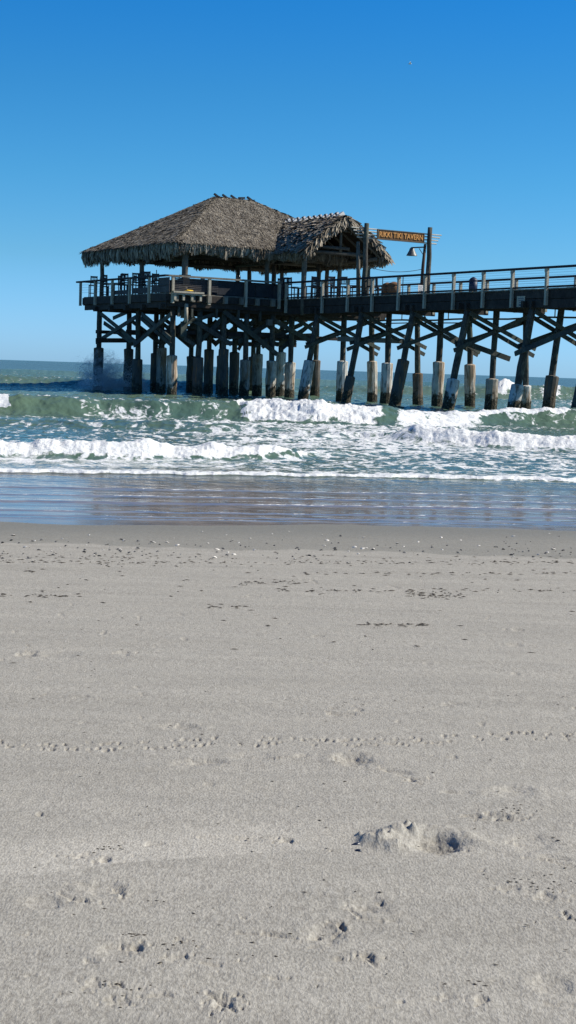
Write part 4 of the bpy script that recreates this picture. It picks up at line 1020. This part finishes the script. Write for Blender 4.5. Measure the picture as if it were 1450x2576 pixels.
def mist(cx, sx, top, label, seed):
    m = bpy.data.materials.new('spray mist'); m.use_nodes = True; nt = m.node_tree; nt.nodes.clear(); out = nt.nodes.new('ShaderNodeOutputMaterial')
    pv = nt.nodes.new('ShaderNodeVolumePrincipled'); pv.inputs['Color'].default_value = (.95, .96, 1, 1); pv.inputs['Anisotropy'].default_value = .2
    tc = nt.nodes.new('ShaderNodeTexCoord'); mp = nt.nodes.new('ShaderNodeMapping'); nt.links.new(tc.outputs['Object'], mp.inputs[0]); mp.inputs['Location'].default_value = (seed, seed, 0)
    n = noise(nt, mp.outputs[0], 1.7, 5, .68, 1.6)
    sp = nt.nodes.new('ShaderNodeSeparateXYZ'); nt.links.new(tc.outputs['Object'], sp.inputs[0])
    ln = nt.nodes.new('ShaderNodeVectorMath'); ln.operation = 'LENGTH'
    m2 = nt.nodes.new('ShaderNodeMapping'); m2.inputs['Scale'].default_value = (1 / sx, 1 / sx, 1 / top); nt.links.new(tc.outputs['Object'], m2.inputs[0]); nt.links.new(m2.outputs[0], ln.inputs[0])
    fall = math_(nt, 'MULTIPLY', ln.outputs['Value'], .27)
    dn = math_(nt, 'MULTIPLY', math_(nt, 'SUBTRACT', math_(nt, 'SUBTRACT', n.outputs[0], fall), .29), 17)
    nt.links.new(math_(nt, 'MAXIMUM', dn, 0.0), pv.inputs['Density']); nt.links.new(pv.outputs[0], out.inputs['Volume'])
    q = ons(cx, 960, 84.7); b = L(84.7, q[1], .02); mb = MB(); nn, mm = 20, 8; vs = []; fs = []
    for j in range(mm + 1):
        for i in range(nn): a = 2 * math.pi * i / nn; e = j / mm * math.pi / 2 * .97; vs.append(b + Vector((sx * math.cos(a) * math.cos(e), sx * math.sin(a) * math.cos(e), top * math.sin(e))))
    for j in range(mm): fs += [(j * nn + i, j * nn + (i + 1) % nn, (j + 1) * nn + (i + 1) % nn, (j + 1) * nn + i) for i in range(nn)]
    fs += [tuple(range(nn))[::-1], tuple(mm * nn + i for i in range(nn))]; mb.add(vs, fs)
    o = mb.build('spray_mist', m, None, origin=tuple(b)); tag(o, label, 'spray', None, 'stuff')
mist(262, 1.75, 2.5, 'pale mist of spray round the leftmost hut pile', 0.0)
mist(345, .95, 1.9, 'pale mist of spray by the second hut pile', 5.3)
scn.cycles.volume_bounces = 1; scn.cycles.volume_max_steps = 128; scn.cycles.volume_step_rate = 2

# ------------------------------------------------------------------ shells, pebbles and wrack on the sand
def sand_z(x, y): return float(sand_height(np.array([x]), np.array([y]))[0])
def shell_mesh(name, mat, flat, seed):
    random.seed(seed); mb = MB(); n, m = 9, 4; vs = [(0, 0, flat)]
    for j in range(1, m + 1):
        for i in range(n):
            a = 2 * math.pi * i / n; rr = j / m * (1 + .12 * math.cos(3 * a)) * random.uniform(.9, 1.08); vs.append((rr * math.cos(a), rr * .75 * math.sin(a), flat * math.cos(j / m * 1.5) - .02))
    fs = [(0, 1 + i, 1 + (i + 1) % n) for i in range(n)]
    for j in range(1, m): fs += [(1 + (j - 1) * n + i, 1 + j * n + i, 1 + j * n + (i + 1) % n, 1 + (j - 1) * n + (i + 1) % n) for i in range(n)]
    mb.add(vs, fs); me = bpy.data.meshes.new(name); me.from_pydata(mb.v, [], mb.f); me.materials.append(mat); return me
sm = [shell_mesh('shell', M['shellw'], .45, i) for i in range(3)]; gm = [shell_mesh('pebble', M['shellg'], .7, i + 9) for i in range(3)]
random.seed(99)
def scatter(x, y, name, mesh, size, label, cat, group):
    wx, wy = onz(x, y, .02); o = bpy.data.objects.new(name, mesh); COL.objects.link(o)
    o.location = (wx, wy, sand_z(wx, wy) + .003); o.scale = (size, size, size * .8); o.rotation_euler = (random.uniform(-.4, .4), random.uniform(-.4, .4), random.uniform(0, 6.3)); tag(o, label, cat, group)
for i in range(65):
    y = random.triangular(1330, 1412, 1385); scatter(random.uniform(-20, 1470), y, 'shell', random.choice(sm), random.choice((.010, .013, .016, .02, .026)), 'small white shell on the dark damp strip of sand along the water', 'shell', 'white shells on the damp sand')
for i in range(150):
    y = random.triangular(1345, 1420, 1388); scatter(random.uniform(-20, 1470), y, 'pebble', random.choice(gm), random.choice((.008, .011, .014, .02)), 'small dark pebble on the damp strip of sand along the water', 'pebble', 'dark pebbles on the damp sand')
mb = MB()
def bit(x, y, ln, wd):
    wx, wy = onz(x, y, .04); z = sand_z(wx, wy) + .002; a = random.gauss(0, .35); d = Vector((math.cos(a), math.sin(a), 0)); s = Vector((-d.y, d.x, 0)); c = Vector((wx, wy, z))
    h = ZV * wd * .5
    mb.add([c - d * ln, c - s * wd + d * ln * .2, c + d * ln, c + s * wd, c + h + d * random.uniform(-.3, .3) * ln], [(0, 1, 4), (1, 2, 4), (2, 3, 4), (3, 0, 4)])
for (y, x0, x1, n, sp) in ((1411, 0, 1450, 170, 3), (1398, 0, 1450, 60, 6), (1440, 760, 1450, 55, 2), (1436, 60, 110, 8, 2), (1465, 600, 760, 30, 3), (1486, 700, 1450, 70, 3), (1499, 1020, 1170, 50, 5), (1500, 0, 220, 26, 2), (1577, 900, 1080, 36, 2), (1530, 520, 620, 14, 3),
                           (1450, 0, 1450, 60, 30), (1560, 0, 1450, 30, 60), (1395, 0, 400, 40, 8)):
    for k in range(n):
        yy = random.gauss(y, sp); xx = random.uniform(x0, x1); sc = (yy - 900) / 500
        bit(xx, max(1345, yy), random.uniform(.006, .03), random.uniform(.004, .011))
for k in range(140):
    yy = random.uniform(1500, 2560); bit(random.uniform(-20, 1470), yy, random.uniform(.003, .010), random.uniform(.002, .005))
for (x, y, n, sx, sy) in ((1095, 1499, 20, 30, 3), (905, 1783, 8, 14, 4), (1290, 2062, 16, 30, 8), (270, 2175, 10, 20, 6), (340, 2402, 8, 14, 6), (1290, 2255, 12, 40, 10), (310, 2545, 14, 60, 16), (1390, 2275, 12, 30, 10), (1208, 2540, 5, 14, 14), (440, 2428, 8, 40, 10)):
    for k in range(n): bit(random.gauss(x, sx), random.gauss(y, sy), random.uniform(.003, .009), random.uniform(.002, .005))
o = mb.build('wrack', M['weed']); tag(o, 'scattered dark wrack and shell grit along the tide lines', 'wrack', None, 'stuff')
def mussel(x, y, ln, ang, label):
    wx, wy = onz(x, y, .09); r = Vector((wx, wy, .085)); mb = MB(); d = Vector((math.cos(ang), math.sin(ang), .25)).normalized()
    mb.tube([r - d * ln, r - d * ln * .5, r + d * ln * .2, r + d * ln * .8, r + d * ln], [.003, ln * .33, ln * .48, ln * .36, ln * .1], 10)
    o = mb.build('mussel_shell', M['mussel'], None, True, origin=tuple(r)); tag(o, label, 'shell', 'dark mussel shells')
mussel(893, 2124, .020, .3, 'blue-black shell at the left tip of the dug sand mound, upper of two'); mussel(898, 2139, .018, -.5, 'blue-black shell at the left tip of the dug sand mound, lower of two')
mussel(548, 2536, .016, -.4, 'blue-black shell near the bottom edge of the sand, left of a pair'); mussel(580, 2560, .014, -.9, 'blue-black shell near the bottom edge of the sand, right of a pair')

# ------------------------------------------------------------------ camera, sun, sky
cam = bpy.data.cameras.new('camera'); co = bpy.data.objects.new('camera', cam); COL.objects.link(co)
cam.sensor_fit = 'HORIZONTAL'; cam.sensor_width = 36; cam.lens = F / 1450 * 36; cam.clip_end = 20000; cam.clip_start = .1
fwd = Vector((0, math.cos(PIT), -math.sin(PIT))); rt = Vector((1, 0, 0)); up = rt.cross(fwd)
cr_, sr_ = math.cos(ROLL), math.sin(ROLL)
rt2 = rt * cr_ + up * sr_; up2 = up * cr_ - rt * sr_
co.matrix_world = Matrix.Translation((0, 0, EYE)) @ Matrix((rt2, up2, -fwd)).transposed().to_4x4()
scn.camera = co
EL_, AZ = R(39), R(83)                         # azimuth measured from the view direction (+Y) to the right
sd = Vector((math.sin(AZ) * math.cos(EL_), math.cos(AZ) * math.cos(EL_), math.sin(EL_)))
sun = bpy.data.lights.new('sun', 'SUN'); sun.energy = 5.0; sun.angle = R(.5); sun.color = (1, .94, .83)
so = bpy.data.objects.new('sun', sun); COL.objects.link(so); so.rotation_euler = sd.to_track_quat('Z', 'Y').to_euler(); so.location = (20, 20, 40)
wd_ = bpy.data.worlds.new('World'); scn.world = wd_; wd_.use_nodes = True; nt = wd_.node_tree; bg = nt.nodes['Background']
sky = nt.nodes.new('ShaderNodeTexSky'); sky.sky_type = 'NISHITA'; sky.sun_disc = False; sky.sun_elevation = EL_; sky.sun_rotation = AZ; sky.ozone_density = 2.0; sky.air_density = 1.0; sky.dust_density = .3
hs = nt.nodes.new('ShaderNodeHueSaturation'); hs.inputs['Saturation'].default_value = 1.2; hs.inputs['Value'].default_value = 1.0
nt.links.new(sky.outputs[0], hs.inputs['Color']); tc = nt.nodes.new('ShaderNodeTexCoord'); sz = nt.nodes.new('ShaderNodeSeparateXYZ'); nt.links.new(tc.outputs['Generated'], sz.inputs[0])
tint = ramp(nt, sz.outputs[2], [(0, (.53, 1.05, 2.3)), (.013, (.51, 1.02, 2.2)), (.068, (.37, .82, 1.34)), (.118, (.28, .80, 1.23)), (.17, (.21, .76, 1.18)), (.228, (.12, .73, 1.24)), (.34, (.09, .58, 1.1)), (.55, (.10, .32, .62)), (1, (.10, .28, .55))])
skc = mixc(nt, 1.0, hs.outputs[0], tint.outputs[0], 'MULTIPLY'); nt.links.new(skc, bg.inputs[0]); bg.inputs[1].default_value = .092
vs = scn.view_settings; vs.view_transform = 'Standard'; vs.look = 'None'; vs.gamma = 1; vs.exposure = 0.18; vs.use_curve_mapping = False
